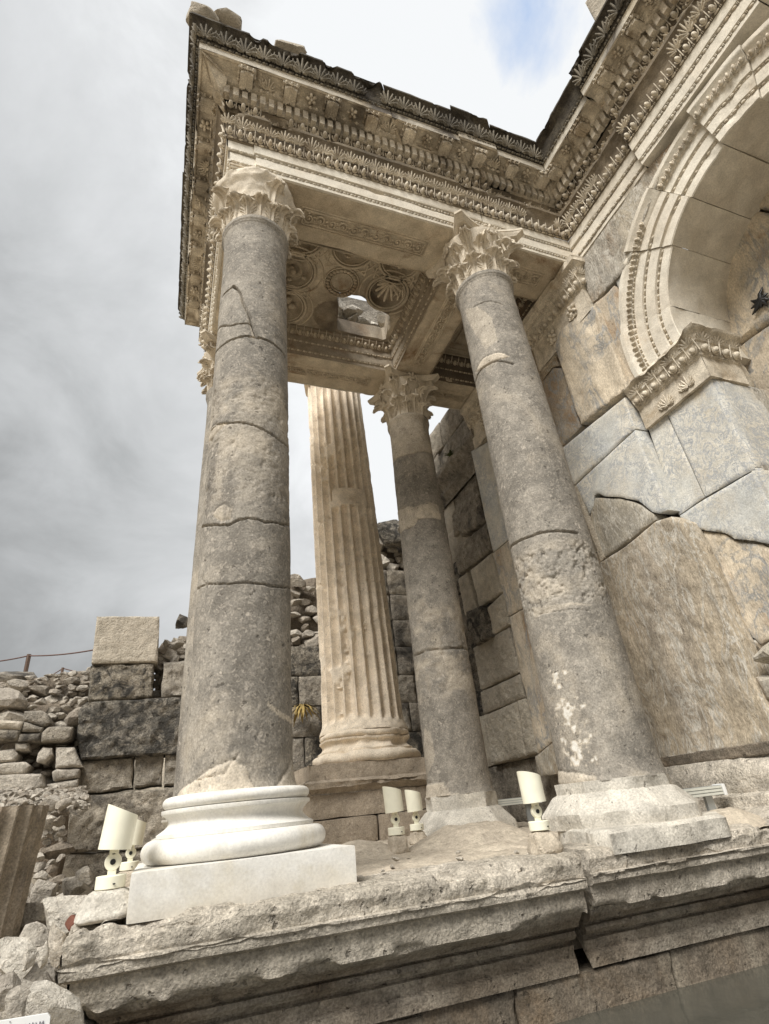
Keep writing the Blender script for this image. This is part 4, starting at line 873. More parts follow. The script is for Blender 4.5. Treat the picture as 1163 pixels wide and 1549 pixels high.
mb = MB(); slab(mb, [[(-.2, 2.75), (3.7, 2.75), (3.7, 8.3), (-.2, 8.3)]], (0, 0, -.252), (1, 0, 0), (0, 1, 0), (0, 0, 1), depth=.4, cell=.035, bevel=.01, amp=.02, rough=.012, seed=33, rag=0)
mb.build('top_paving', M['mortar'], tP, 60)
mb = MB(); slab(mb, [[(-.9, -8), (14, -8), (14, 2.70), (-.16, 2.70), (-.16, 1.2), (-.9, .6)]], (0, 0, -.84), (1, 0, 0), (0, 1, 0), (0, 0, 1), depth=.02, cell=.12, bevel=0.001, amp=.004, nscale=3, seed=3, rag=0)
tag(mb.build('water', M['water'], None, 60), kind='structure')
# mortar heaps on the podium top
def mound(cx, cy, rx, ry, h, seed, label):
    n = 46; gx, gy = np.meshgrid(np.linspace(-1.15, 1.15, n), np.linspace(-1.15, 1.15, n), indexing='ij'); r_ = np.hypot(gx, gy)
    P = np.stack([cx + gx * rx, cy + gy * ry, 0 * gx], -1).reshape(-1, 3)
    z = -.27 + h * np.exp(-(r_.ravel() / .62) ** 2.4) + fbm(P, 4, 4, seed) * .035 * np.exp(-r_.ravel()) + fbm(P, 18, 3, seed + 1) * .01
    P[:, 2] = z; m_ = MB(); m_.add(P, grid_faces(n, n)); o = m_.build('mortar_mound', M['mortar'], None, 60); tag(o, label, 'mortar mound')
    o.data.transform(Matrix.Translation((-cx, -cy, .27))); o.location = (cx, cy, -.27); return o
mound(2.0, 3.85, .62, .55, .14, 3, 'low heap of brown mortar in front of the cream topped grey column')
mound(1.25, 4.1, .40, .5, .10, 5, 'flat heap of sandy mortar under the pair of floodlights')
mound(1.85, 3.25, .35, .28, .06, 7, 'thin patch of sandy mortar left of the white splashed column base')
mound(3.05, 2.75, .4, .22, .10, 9, 'sandy mortar fillet to the right of the white splashed column base')
for k, (x, y, s_) in enumerate(((1.35, 2.78, .02), (1.05, 2.9, .014), (1.5, 3.1, .018), (.95, 2.75, .012), (1.22, 3.3, .02), (1.62, 2.7, .013))):
    o = MB(); rock(o, (x, y, -.235), (s_, s_ * .8, s_ * .6), 500 + k, 2); tag(o.build('pebble', M['rubble'], None, 35), 'small pebble lying on the podium top right of the white plinth', 'pebble', 'pebbles on the podium top')
# ---------------------------------------------------------------- arch wall
tA2 = thing('arch_wall', (3.7, 1.5, -.25), 'tall wall of grey veined and tan marble blocks with a pilaster and an arched niche at the right', 'wall')
XP, XR = 3.55, 3.68
def wb(pts, val, mat, seed, name='wall_block', ax='x', a=None, **k):
    kk = dict(depth=.3, cell=.020, bevel=.008, amp=.012, rag=.006); kk.update(k)
    mb = MB(); pxslab(mb, pts, ax, val, seed=seed, a=(rng.uniform(0, .3) if a is None else a), **kk)
    return mb.build(name, M[mat], tA2 if 'parent' not in k else k['parent'], 45, 'tone')
wb([(838, 526), (848, 500), (880, 470), (898, 461), (920, 513), (950, 586), (877, 641), (866, 612), (850, 560)], XP, 'tan', 1, 'pilaster_block', a=.0, amp=.02)
wb([(819, 578), (836, 557), (850, 557), (865, 600), (877, 645), (849, 677), (832, 622)], XP + .04, 'tan', 2, 'pilaster_block', a=.4, amp=.02)
wb([(811, 560), (814, 546), (836, 526), (845, 552), (834, 556), (819, 576)], XP + .05, 'greytan', 3, a=.2)
wb([(849, 678), (944, 601), (960, 648), (867, 733)], XP, 'greymarble', 4, 'pilaster_block', a=0, amp=.004, depth=.15, rag=.002)
wb([(870, 734), (960, 650), (1009, 771), (997, 777), (985, 774), (967, 759), (938, 752), (914, 751), (905, 746), (898, 748), (897, 765), (891, 778)], XP, 'greymarble', 5, 'pilaster_block', a=0, amp=.004, depth=.15, rag=.004)
wb([(891, 781), (899, 753), (938, 754), (964, 762), (988, 778), (991, 786), (944, 821), (914, 842), (906, 836)], XP + .006, 'greytan', 6, 'pilaster_block', a=0, amp=.016, depth=.15)
wb([(867, 735), (872, 735), (914, 843), (908, 850)], XP - .002, 'ashlar_pale', 7, 'pilaster_block', rag=.001, cell=.012, bevel=.004)
wb([(905, 851), (942, 827), (990, 788), (1012, 781), (1033, 790), (1063, 850), (1113, 966), (1150, 1053), (1178, 1108), (1172, 1127), (993, 1156), (985, 1135), (950, 1010)], XP - .015, 'greytan', 8, 'pilaster_block', a=0.25, amp=.022, bevel=.02, cell=.014, rough=.006, nscale=3, depth=.16)
wb([(898, 460), (915, 446), (929, 432), (938, 444), (941, 488), (956, 550), (962, 577), (951, 586), (925, 522)], XP + .06, 'tan', 9, a=.15)
wb([(862, 384), (885, 362), (925, 318), (958, 280), (1015, 215), (985, 300), (950, 400), (943, 410), (931, 423), (896, 457), (880, 419)], XP + .05, 'greytan', 10, a=.05, amp=.014)
wb([(945, 310), (1013, 222), (1002, 258), (960, 335)], XP + .07, 'greymarble', 11, rag=.002)
wb([(930, 425), (946, 412), (944, 450), (940, 446)], XP + .07, 'greymarble', 12, rag=.001, cell=.015)
wb([(977, 640), (1008, 628), (1065, 752), (1026, 779)], XR, 'greymarble', 13, 'pier_block', a=0, amp=.003, rag=.002, depth=.25, bevel=.005)
wb([(1009, 627), (1073, 570), (1141, 709), (1066, 751)], XR - .003, 'greymarble', 14, 'pier_block', a=0, amp=.003, rag=.002, depth=.25, bevel=.006)
wb([(1027, 780), (1066, 754), (1141, 711), (1200, 840), (1175, 826), (1140, 818), (1110, 815), (1095, 806), (1070, 803), (1041, 798)], XR, 'greymarble', 15, 'pier_block', a=0, amp=.004, rag=.004, depth=.25)
wb([(1036, 800), (1050, 801), (1095, 808), (1110, 818), (1150, 823), (1205, 845), (1230, 930), (1180, 960), (1150, 975), (1136, 962), (1122, 975), (1100, 935), (1062, 850)], XR + .02, 'tan', 16, 'pier_block', a=0, amp=.02, depth=.25)
wb([(1120, 980), (1140, 965), (1160, 976), (1240, 945), (1300, 1120), (1180, 1140), (1150, 1060)], XR + .03, 'greytan', 17, 'pier_block', a=.2, amp=.04, depth=.25)
o = MB(); p = at(1162, 992, 'x', XR - .05); rock(o, p, (.11, .09, .09), 44, 3, 9, rot=I3); p = at(1166, 1040, 'x', XR - .05); rock(o, p, (.08, .10, .13), 46, 3, 9, rot=I3); o.build('broken_edge', M['greytan'], tA2, 35)
# backing of the wall and the pier's inner side
mb = MB()
for (y0, y1, z0, z1, m_) in ((2.74, 8.3, -.3, 4.8, 0), (2.06, 2.76, -.3, 2.66, 0), (2.5, 2.76, 2.66, 4.8, 0), (-1.4, 2.76, 4.74, 6.05, 0), (-1.4, -.30, -.3, 4.8, 0)):
    box(mb, 3.86 if y0 > 2.7 else 3.74, 4.5, y0, y1, z0, z1)
mb.build('core', M['greytan'], tA2, 0)
for k, (z0, z1, mt) in enumerate(((-.25, .9, 'greytan'), (.91, 1.85, 'greymarble'), (1.855, 2.68, 'greymarble'))):
    mb = MB(); slab(mb, [[(XR + .005, z0), (XR + .42 + .06 * k, z0), (XR + .40 + .06 * k, z1), (XR + .005, z1)]], (0, 2.058, 0), (1, 0, 0), (0, 0, 1), (0, -1, 0), depth=.05, cell=.03, amp=.006, seed=20 + k, rag=.003, a=.1); mb.build('pier_block', M[mt], tA2, 45, 'tone')
    mb = MB(); slab(mb, [[(XR + .44 + .06 * k, z0), (4.6, z0), (4.6, z1), (XR + .42 + .06 * k, z1)]], (0, 2.056, 0), (1, 0, 0), (0, 0, 1), (0, -1, 0), depth=.05, cell=.03, amp=.008, seed=26 + k, rag=.004, a=.1); mb.build('pier_block', M['tan'], tA2, 45, 'tone')
# pilaster capital
def pilcap(y0, y1, x, seed, label):
    PPt = Path([(x + .25, y0), (x, y0), (x, y1)]); m = MB()
    prof = [(0, 4.13), (0, 4.44), (.012, 4.455), (.012, 4.47), (.02, 4.475), (.04, 4.56), (.045, 4.575), (.05, 4.58), (.065, 4.68), (.10, 4.72), (.115, 4.725), (.12, 4.79), (0, 4.80), (-.1, 4.80)]
    for i in (0, 1): sweep(m, PPt, i, prof, amp=.004, chip=.08, seed=seed + i, edgechip=[(4.75, .06), (4.15, .04)])
    box(m, x + .02, x + .25, y0 + .02, y1, 4.135, 4.79)
    c_ = m.build('pilaster_capital', M['carved'], tA2, 35); m = MB(); 
    for i in (0, 1):
        run(m, EGG, PPt, i, .038, 4.515, (1, -.3), .088, .09, .10, .12, seed=seed, jit=.1); run(m, BEAD, PPt, i, .014, 4.462, (1, 0), .05, .05, .03, .04, seed=seed); run(m, PALM, PPt, i, .066, 4.635, (1, -.35), .10, .105, .115, .12, seed=seed, jit=.2, drop=.1)
    L = y1 - y0
    for q in (.22, .62): inst(m, FLOWER, [(x - .01, y0 + L * q, 4.33)], (0, 1, 0), (0, 0, 1), (-1, 0, 0), .17, .19, .22); inst(m, PALM, [(x - .005, y0 + L * q, 4.29)], (0, 1, 0), (0, 0, 1), (-1, 0, 0), .1, .12, .14)
    m.build('leaf_carving', M['carved'], c_, 60)
pilcap(2.735, 3.62, XP, 400, '')
pilcap(4.30, 5.16, XP, 410, '')
# second pilaster
wb([(712, 683), (760, 655), (790, 790), (768, 816), (745, 835), (733, 782)], XP, 'greymarble', 31, 'pilaster_block', a=.1, amp=.005)
wb([(744, 837), (768, 818), (800, 800), (830, 920), (790, 920), (769, 932)], XP + .01, 'tan', 32, 'pilaster_block', a=.1)
wb([(770, 934), (790, 922), (832, 922), (880, 1075), (850, 1110), (812, 1140), (797, 1060), (785, 1015)], XP + .01, 'tan', 33, 'pilaster_block', a=0)
wb([(808, 1145), (850, 1112), (885, 1080), (905, 1160), (812, 1175)], XP - .01, 'greytan', 35, 'pilaster_block', a=.1)
# recessed wall: traced blocks near the pilaster
WX = 3.66
for k, (pts, mt, v) in enumerate((([(715, 980), (769, 949), (785, 1017), (726, 1044)], 'boss', WX), ([(726, 1047), (785, 1020), (793, 1055), (730, 1080)], 'boss', WX), ([(730, 1084), (780, 1061), (794, 1143), (743, 1157)], 'boss', WX),
        ([(781, 1060), (795, 1056), (813, 1139), (795, 1143)], 'boss', WX), ([(704, 926), (727, 916), (738, 963), (716, 977)], 'blackened', WX - .1), ([(736, 919), (760, 897), (769, 944), (744, 961)], 'boss', WX - .02),
        ([(711, 863), (743, 836), (760, 895), (724, 918)], 'boss', WX), ([(692, 876), (705, 866), (721, 919), (703, 931)], 'boss', WX - .02), ([(686, 832), (735, 791), (743, 832), (693, 869)], 'ashlar', WX),
        ([(686, 812), (683, 775), (690, 768), (697, 802)], 'ashlar', WX + .02), ([(688, 768), (714, 745), (718, 726), (726, 760), (734, 788), (697, 812)], 'ashlar', WX))):
    wb(pts, v, mt, 40 + k, a=rng.uniform(0, .35), boss=.008, rough=.016, cell=.018, bevel=.012, depth=.25)
def ashlar_wall(parent, ax, val, u0, u1, courses, mats, seed, wmin=.35, wmax=.8, skip=None, cell=.04, depth=.3, **k):
    r = random.Random(seed)
    for zi, (z0, z1) in enumerate(zip(courses[:-1], courses[1:])):
        u = u0 - r.uniform(0, .25)
        while u < u1:
            w = r.uniform(wmin, wmax); a_, b_ = max(u, u0), min(u + w, u1); u += w
            if b_ - a_ < .06: continue
            if skip and skip((a_ + b_) / 2, (z0 + z1) / 2): continue
            g_ = .006; P = [(a_ + g_, z0 + g_), (b_ - g_, z0 + g_), (b_ - g_ - r.uniform(0, .02), z1 - g_), (a_ + g_, z1 - g_)]
            m = MB(); kk = dict(depth=depth, cell=cell, bevel=.018, amp=.022, rag=.012, rough=.02, seed=seed * 100 + zi * 10 + int(u * 7)); kk.update(k)
            off = r.uniform(-.02, .02)
            if ax == 'x': slab(m, [P], (val + off, 0, 0), (0, 1, 0), (0, 0, 1), (-1, 0, 0), a=r.uniform(0, .5), **kk)
            else: slab(m, [P], (0, val + off, 0), (1, 0, 0), (0, 0, 1), (0, -1, 0), a=r.uniform(0, .5), **kk)
            m.build('wall_block', M[r.choice(mats)], parent, 45, 'tone')
ashlar_wall(tA2, 'x', 3.74, 5.12, 8.0, [-.25, .35, .95, 1.5, 2.05, 2.6, 3.1, 3.6, 4.05], ['ashlar', 'ashlar', 'blackened', 'boss'], 3, cell=.06)
ashlar_wall(tA2, 'x', 3.74, 3.5, 4.4, [-.25, .5, 1.2, 2.0, 2.8, 3.6, 4.3, 4.8], ['tan', 'greytan'], 5, cell=.05, wmin=.5, wmax=1)
SP = Path([(3.72, 5.1), (3.72, 8.0)])
mb = MB(); sweep(mb, SP, 0, [(0, 4.02), (.01, 4.05), (.06, 4.12), (.08, 4.14), (.08, 4.2), (.14, 4.28), (.2, 4.36), (.2, 4.44), (-.2, 4.45)], cell=.05, amp=.01, chip=.12, seed=77); mb.build('string_course', M['ashlar'], tA2, 35)
ashlar_wall(tA2, 'x', 3.66, 5.12, 8.0, [4.46, 4.92, 5.40], ['ashlar', 'ashlar'], 8, cell=.06, wmin=.7, wmax=1.3)
# ------------- pilaster base
BP = Path([(3.50, -1.4), (3.50, 4.2)])
mb = MB(); sweep(mb, BP, 0, [(.0, -.26), (.30, -.26), (.30, -.235), (.10, -.19), (.095, -.13), (.06, -.11), (.06, -.02), (.055, .0), (.02, .07), (-.01, .09), (-.01, .155), (-.2, .16)], cell=.03, amp=.012, chip=.06, seed=88); mb.build('wall_base', M['podium'], tA2, 40)
mb = MB(); sweep(mb, BP, 0, [(-.008, .085), (-.004, .09), (-.004, .15), (-.012, .157)], cell=.03, amp=.004, seed=89); mb.build('stained_band', M['podium_low'], tA2, 40)
# ------------- arch
YC, ZA, RI, RO = 1.124, 3.30, 1.007, 1.475
def archpt(rad, ang, x): return np.array([x, YC + rad * math.cos(ang), ZA + rad * math.sin(ang)])
AP = [(.0, RI), (.0, RI + .004), (.006, RI + .008), (.006, RI + .085), (-.002, RI + .088), (-.002, RI + .112), (.022, RI + .118), (.024, RI + .215), (.014, RI + .218), (.014, RI + .242), (.036, RI + .248), (.038, RI + .33), (.044, RI + .335), (.075, RI + .39), (.10, RI + .425), (.10, RO), (0, RO + .004), (-.2, RO + .005)]
ang_j = [-13, 12.5, 43, 64, 86, 105, 126, 150, 175, 194]
seeds_ = random.Random(4)
tAr = thing('niche_arch', (XR, YC, 2.9), 'cream moulded marble arch of voussoirs over the niche, two voussoirs slipped', 'arch')
for k, (a0, a1) in enumerate(zip(ang_j[:-1], ang_j[1:])):
    a0 = math.radians(a0 + .12); a1 = math.radians(a1 - .12); pr = dens(AP, .02); n = max(4, int((a1 - a0) * 1.3 / .022))
    dx = [-.0, .006, -.008, .012, -.03, -.015, 0, .01, 0][k]; dr = [0, 0, .002, -.004, .012, .004, 0, 0, 0][k]
    G = []
    for an in np.linspace(a0, a1, n): G.append([archpt(r_ + dr, an, XR - p_ + dx) for p_, r_ in pr])
    G = np.array(G); P = G.reshape(-1, 3); P = P + np.array([-1, 0, 0]) * (fbm(P, 5, 4, 500 + k) * .006 - np.maximum(0, fbm(P, 4, 3, 520 + k) - .22) * .05)[:, None]
    m_ = MB(); fs = grid_faces(n, len(pr)); m_.add(P, fs)
    S = np.array([[archpt(RI + dr + fbm(np.array([[an * 4, q * 5, k]]), 1, 3, 9)[0] * .012, an, XR + dx + q * .72) for q in np.linspace(0, 1, 24)] for an in np.linspace(a0, a1, n)]); S[:, 0, :] = P.reshape(n, len(pr), 3)[:, 0, :]
    m_.add(S.reshape(-1, 3), [f[::-1] for f in grid_faces(n, 24)])
    for e_, fl in ((0, 0), (n - 1, 1)):
        c0 = P.reshape(n, len(pr), 3)[e_]; back = c0.copy(); back[:, 0] = XR + .72
        f_ = grid_faces(2, len(pr)); f_ = [q[::-1] for q in f_] if fl else f_; m_.add(np.stack([c0, back]).reshape(-1, 3), f_)
    # back edge
    Bk = np.array([[archpt(RI + dr, an, XR + dx + .72), archpt(RO, an, XR + dx + .72)] for an in np.linspace(a0, a1, n)]); m_.add(Bk.reshape(-1, 3), [f[::-1] for f in grid_faces(n, 2)])
    vo = m_.build('voussoir', M['pale'], tAr, 35)
    m_ = MB()
    for base, rad, p_, pit, sx, sy, sz in ((BEAD, RI + .10, .004, .062, .062, .055, .055), (BEAD, RI + .23, .02, .062, .062, .055, .055), (BEAD, RI + .338, .048, .05, .05, .045, .05), (EGG, RI + .372, .066, .056, .055, .075, .08)):
        n_ = max(1, int((a1 - a0) * rad / pit)); A_ = a0 + (np.arange(n_) + .5) * (a1 - a0) / n_
        pos = np.array([archpt(rad + dr, q, XR - p_ + dx) for q in A_]); X_ = np.array([(0, math.sin(q), -math.cos(q)) for q in A_]); Y_ = np.array([(0, math.cos(q), math.sin(q)) for q in A_])
        inst(m_, base, pos, X_, Y_, (-1, 0, 0), sx, sy, sz, jit=.15, drop=.1, seed=k)
    m_.build('bead_moulding', M['carved'], vo, 60)
# impost
IPth = Path([(4.06, 2.04), (XR - .04, 2.04), (XR - .04, 2.72)])
imp = [(-.02, 2.66), (0, 2.665), (0, 2.86), (.01, 2.87), (.012, 2.885), (.03, 2.92), (.045, 2.975), (.055, 2.98), (.075, 3.03), (.11, 3.06), (.12, 3.085), (.0, 3.10), (-.1, 3.10)]
mb = MB()
for i in (0, 1): sweep(mb, IPth, i, imp, cell=.02, amp=.006, chip=.12, seed=600 + i, edgechip=[(3.06, .05), (2.7, .05)])
box(mb, XR - .02, 4.07, 2.06, 2.72, 2.665, 3.09); rbox(mb, (4.0, 2.07, 2.66), (4.22, 2.7, 2.99), .05, .03, .03, 5, chip=.15)
ic = mb.build('impost_block', M['carved'], tAr, 35); mb = MB()
for i in (0, 1):
    run(mb, EGG, IPth, i, .036, 2.925, (1, -.3), .098, .10, .09, .12, seed=i); run(mb, PALM, IPth, i, .062, 3.02, (1, -.5), .15, .14, .09, .12, seed=i, jit=.1); run(mb, BEAD, IPth, i, .012, 2.878, (1, 0), .06, .06, .03, .04)
inst(mb, PALM, [(XR - .045, 2.22, 2.76), (XR - .045, 2.44, 2.75)], (0, 1, 0), (0, 0, 1), (-1, 0, 0), .12, .13, .14)
mb.build('egg_moulding', M['carved'], ic, 60)
# niche back wall
tN = thing('niche_wall', (4.35, 1.2, -.25), 'big buff stone blocks with a black star-shaped hole, closing the niche behind the arch', 'wall')
for k, (P, mt, tn) in enumerate(((([(-.6, -.25), (2.3, -.25), (2.3, 1.2), (-.6, 1.2)]), 'tan', .1), ([(.6, 1.21), (2.4, 1.21), (2.4, 2.35), (.6, 2.3)], 'greytan', .1), ([(-.6, 1.21), (.59, 1.21), (.59, 2.3), (-.6, 2.3)], 'tan', .1),
        ([(1.35, 2.36), (2.5, 2.36), (2.5, 3.3), (1.9, 3.25), (1.45, 3.06)], 'tan', .15), ([(-.6, 2.31), (1.34, 2.36), (1.44, 3.07), (1.2, 3.2), (-.6, 3.35)], 'tan', 0.05), ([(1.21, 3.22), (1.45, 3.10), (1.9, 3.27), (2.5, 3.33), (2.5, 4.6), (1.62, 4.5), (1.35, 3.9)], 'tan', 0.0), ([(-.6, 3.37), (1.2, 3.22), (1.34, 3.92), (1.6, 4.52), (-.6, 4.6)], 'tan', .1))):
    mb = MB(); slab(mb, [P], (4.38, 0, 0), (0, 1, 0), (0, 0, 1), (-1, 0, 0), depth=.3, cell=.03, bevel=.03, amp=.035, rag=.02, seed=700 + k, nscale=2.5, rough=.005, a=tn); mb.build('wall_block', M[mt], tN, 45, 'tone')
mb = MB(); c0 = at(1152, 455, 'x', 4.355); r_ = random.Random(3)
for q in range(9):
    an = q * .7 + r_.uniform(-.2, .2); L_ = r_.uniform(.05, .13); tube(mb, [c0, c0 + np.array([-.012, L_ * .5 * math.cos(an), L_ * .5 * math.sin(an)]), c0 + np.array([-.004, L_ * math.cos(an + .2), L_ * math.sin(an + .2)])], [.03, .018, .005], 6)
mb.build('iron_stain', M['lampdark'], tN, 60)
# block standing on the wall cornice
mb = MB(); P = [at(x, y, 'x', 3.22) for x, y in ((884, 4), (893, 22), (908, 52), (975, -60), (930, -80), (905, -30))]
slab(mb, [[(p[1], p[2]) for p in P]], (3.22, 0, 0), (0, 1, 0), (0, 0, 1), (-1, 0, 0), depth=.3, cell=.03, amp=.01, seed=9)
tag(mb.build('stone_block', M['ashlar_pale'], None, 45), 'pale squared stone standing on top of the wall cornice at the upper right', 'stone block')
# ---------------------------------------------------------------- fluted column
FC = (2.13, 6.45)
tF = thing('fluted_column', (FC[0], FC[1], -.25), 'warm beige fluted column, chipped and patched, on a tall pedestal behind the portico', 'fluted column')
def fluted(mb, c, z0, z1, rb, rt, nfl, nz, seed, patches=(), cracks=(), per=9, depth=.075, lean=(0, 0), foot=True, wear=1.0):
    nt_ = nfl * per; th = np.linspace(0, 2 * math.pi, nt_, endpoint=False); zz = np.linspace(z0, z1, nz); TH, ZZ = np.meshgrid(th, zz, indexing='ij'); k = (ZZ - z0) / (z1 - z0)
    R = rb + (rt - rb) * k; ph = (np.arange(nt_) % per) / per
    fl = np.where(ph < .86, np.sin(np.pi * np.clip(ph / .86, 0, 1)) ** .7, 0)[:, None] * np.ones_like(ZZ)
    if foot: fl = fl * np.clip((ZZ - z0 - .10) / .06, 0, 1) ** .5
    P = np.stack([np.cos(TH) * R + c[0], np.sin(TH) * R + c[1], ZZ], -1).reshape(-1, 3); chip = wear * np.clip((fbm(P, 2.6, 5, seed, .6) - .22) * 8, 0, 1).reshape(R.shape)
    fl2 = fl * (1 - .75 * chip)
    rm = (rb + rt) / 2; S2 = np.stack([(((TH + math.pi / 2 + math.pi) % (2 * math.pi)) - math.pi).ravel() * rm, ZZ.ravel()], 1)
    def unroll(pts):
        o = []
        for x, y in pts: t_, z = on_cyl(x, y, c, rm); o.append((((t_ + math.pi / 2 + math.pi) % (2 * math.pi) - math.pi) * rm, z))
        return np.array(o)
    sm = np.zeros(len(P), bool); dd = np.zeros(len(P))
    for pts in patches: q = unroll(pts); sm |= inside(S2, [q])
    for pts, w, dp in cracks:
        q = unroll(pts); best = np.full(len(P), 9.)
        for a, b in zip(q[:-1], q[1:]):
            ab = b - a; t_ = np.clip(((S2 - a) @ ab) / (ab @ ab + 1e-9), 0, 1); best = np.minimum(best, np.linalg.norm(S2 + np.stack([fbm(P, 8, 2, 3) * .02, fbm(P, 8, 2, 4) * .02], 1) - a - t_[:, None] * ab, axis=1))
        dd += dp * np.clip(1 - best / w, 0, 1) ** .7
    fl2 = fl2 * (1 - sm.reshape(R.shape)); dpt = depth * fl2 + chip * .012 + dd.reshape(R.shape) + (fbm(P, 9, 4, seed + 3).reshape(R.shape)) * .005
    R2 = R - dpt
    if foot: R2 = R2 + .045 * np.exp(-((ZZ - z0) / .07) ** 2)
    P = np.stack([np.cos(TH) * R2 + c[0] + lean[0] * (ZZ - z0), np.sin(TH) * R2 + c[1] + lean[1] * (ZZ - z0), ZZ], -1).reshape(-1, 3)
    mb.add(P, grid_faces(nt_, nz, True) + [tuple(i * nz for i in range(nt_))[::-1], tuple(i * nz + nz - 1 for i in range(nt_))])
mb = MB(); fluted(mb, FC, .79, 6.03, .475, .415, 22, 300, 5, patches=[[(509, 740), (560, 742), (563, 768), (508, 769)]], lean=(-.022, 0), cracks=[([(470, 702), (500, 706), (530, 703), (560, 716)], .03, .03), ([(470, 885), (500, 890), (530, 882), (590, 886)], .02, .02), ([(480, 815), (488, 790), (505, 780)], .03, .03), ([(540, 830), (552, 840), (568, 852)], .025, .03)])
mb.build('shaft', M['fluted'], tF, 40)
mb = MB(); lathe(mb, [(.46, 6.02), (.45, 6.04), (.38, 6.12), (.30, 6.13)], 40, (FC[0] - .11, FC[1], 0), lambda V, th: (V.reshape(-1, 3) * (1 + fbm(V.reshape(-1, 3), 6, 3, 2) * .08)[:, None] * np.array([1, 1, 0]) + V.reshape(-1, 3) * np.array([0, 0, 1])).reshape(V.shape)); mb.build('broken_top', M['fluted'], tF, 30)
mb = MB(); attic(mb, (FC[0], FC[1]), .46, 1.30, .625, 72)
mb.V[0] += (fbm(mb.V[0], 4, 4, 8) * .03 - np.maximum(0, fbm(mb.V[0], 3, 4, 9) - .1) * .12)[:, None] * np.array([1, 1, .4]) * np.sign(mb.V[0] - np.array([*FC, .56])); mb.build('base', M['fluted'], tF, 40)
PX0, PX1, PY0, PY1 = 1.30, 2.93, 5.82, 7.1
mb = MB(); PPd = Path([(PX1, PY1), (PX1, PY0), (PX0, PY0), (PX0, PY1)])
for i in range(3): sweep(mb, PPd, i, [(-.06, .19), (-.055, .20), (.0, .23), (.03, .235), (.035, .29), (.0, .31), (-.03, .315), (-.035, .46), (-.3, .465), (-.6, .465)], cell=.03, amp=.006, chip=.13, seed=40 + i, edgechip=[(.26, .05), (.45, .04)])
mb.build('pedestal_cap', M['pedestal'], tF, 35)
for k, (z0, z1) in enumerate(((-.26, -.03), (-.025, .19))):
    for j, (x0, x1) in enumerate(((PX0 + .05, 2.02 + .2 * k), (2.025 + .2 * k, PX1 - .05))): mb = MB(); rbox(mb, (x0, PY0 + .05 - .02 * (1 - k), z0), (x1, PY1 - .05, z1), .012, .05, .008, 50 + k + j, chip=.03); mb.build('pedestal_block', M['pedestal'], tF, 40)
# ---------------------------------------------------------------- ground and hill
def ground(P): 
    x, y = P[:, 0], P[:, 1]; s_ = lambda t_: np.clip(t_, 0, 1) ** 2 * (3 - 2 * np.clip(t_, 0, 1))
    hl = 1.45 * s_((y - 8.4) / 2.5) * s_((2.5 - x) / 3 + .4) + .35 * s_((y - 12) / 14); lf = .55 * s_((-.25 - x) / .9) * s_((y - 2.0) / 3.5) + .30 * s_((-.2 - x) / .3) * s_((y - 1.2) / 1.0)
    rt = 1.2 * s_((y - 8.4) / 2)
    return -.96 + hl + lf + rt
n = 150; ux = np.sign(np.linspace(-1, 1, n)) * (np.abs(np.linspace(-1, 1, n)) ** 3) * 600; uy = ux + 6
gx, gy = np.meshgrid(ux, uy, indexing='ij'); P = np.stack([gx, gy, 0 * gx], -1).reshape(-1, 3)
P[:, 2] = ground(P) + fbm(P, 1.2, 4, 5) * .06 - .02
mb = MB(); mb.add(P, grid_faces(n, n)); tag(mb.build('ground', M['earth'], None, 60), kind='structure')
# ---------------------------------------------------------------- ruined walls behind
tB1 = thing('ashlar_pier', (-.5, 8.0, -.5), 'ruined wall end of dark ashlar blocks with one pale block on top', 'wall')
def yb(parent, pts, val, mat, seed, tone=0., **k):
    kk = dict(depth=.45, cell=.026, bevel=.025, amp=.03, rag=.02, rough=.035, nscale=3); kk.update(k); mb = MB(); pxslab(mb, pts, 'y', val, seed=seed, a=tone, **kk); return mb.build('wall_block', M[mat], parent, 45, 'tone')
yb(tB1, [(146, 932), (241, 932), (238, 1001), (138, 1003)], 8.0, 'ashlar_pale', 1, bevel=.015, amp=.01, rough=.006, rag=.006)
yb(tB1, [(137, 1006), (232, 1003), (232, 1055), (133, 1061)], 8.02, 'blackened', 2, .45)
yb(tB1, [(247, 1001), (300, 998), (300, 1052), (244, 1054)], 8.02, 'ashlar', 3)
yb(tB1, [(120, 1073), (130, 1062), (300, 1052), (300, 1137), (122, 1149), (115, 1115)], 7.93, 'blackened', 4, .0, cell=.03, amp=.04)
yb(tB1, [(124, 1151), (168, 1148), (202, 1144), (200, 1191), (116, 1202)], 8.02, 'ashlar', 5, .3)
yb(tB1, [(204, 1144), (247, 1141), (245, 1187), (203, 1191)], 8.03, 'ashlar', 6, .1)
yb(tB1, [(250, 1141), (300, 1137), (300, 1184), (248, 1188)], 8.01, 'ashlar', 7, .2)
yb(tB1, [(105, 1206), (180, 1199), (310, 1188), (310, 1262), (193, 1287), (94, 1289)], 7.95, 'ashlar', 8, .55)
yb(tB1, [(92, 1292), (190, 1289), (260, 1280), (260, 1340), (150, 1345), (86, 1350)], 7.98, 'ashlar', 9, .45)
yb(tB1, [(80, 1353), (160, 1348), (270, 1343), (270, 1400), (70, 1400)], 7.95, 'ashlar', 10, .5)
tB2 = thing('back_wall', (2.2, 8.1, -.3), 'ruined back wall of rough grey blocks behind the fluted column', 'wall')
ashlar_wall(tB2, 'y', 8.12, .15, 3.72, [-.3, .12, .55, 1.0, 1.42, 1.85, 2.3], ['ashlar', 'ashlar', 'blackened'], 12, .3, .7, cell=.045)
ashlar_wall(tB2, 'y', 8.15, 2.75, 3.72, [2.3, 2.75, 3.2, 3.65], ['ashlar', 'ashlar'], 14, .4, .7, cell=.045)
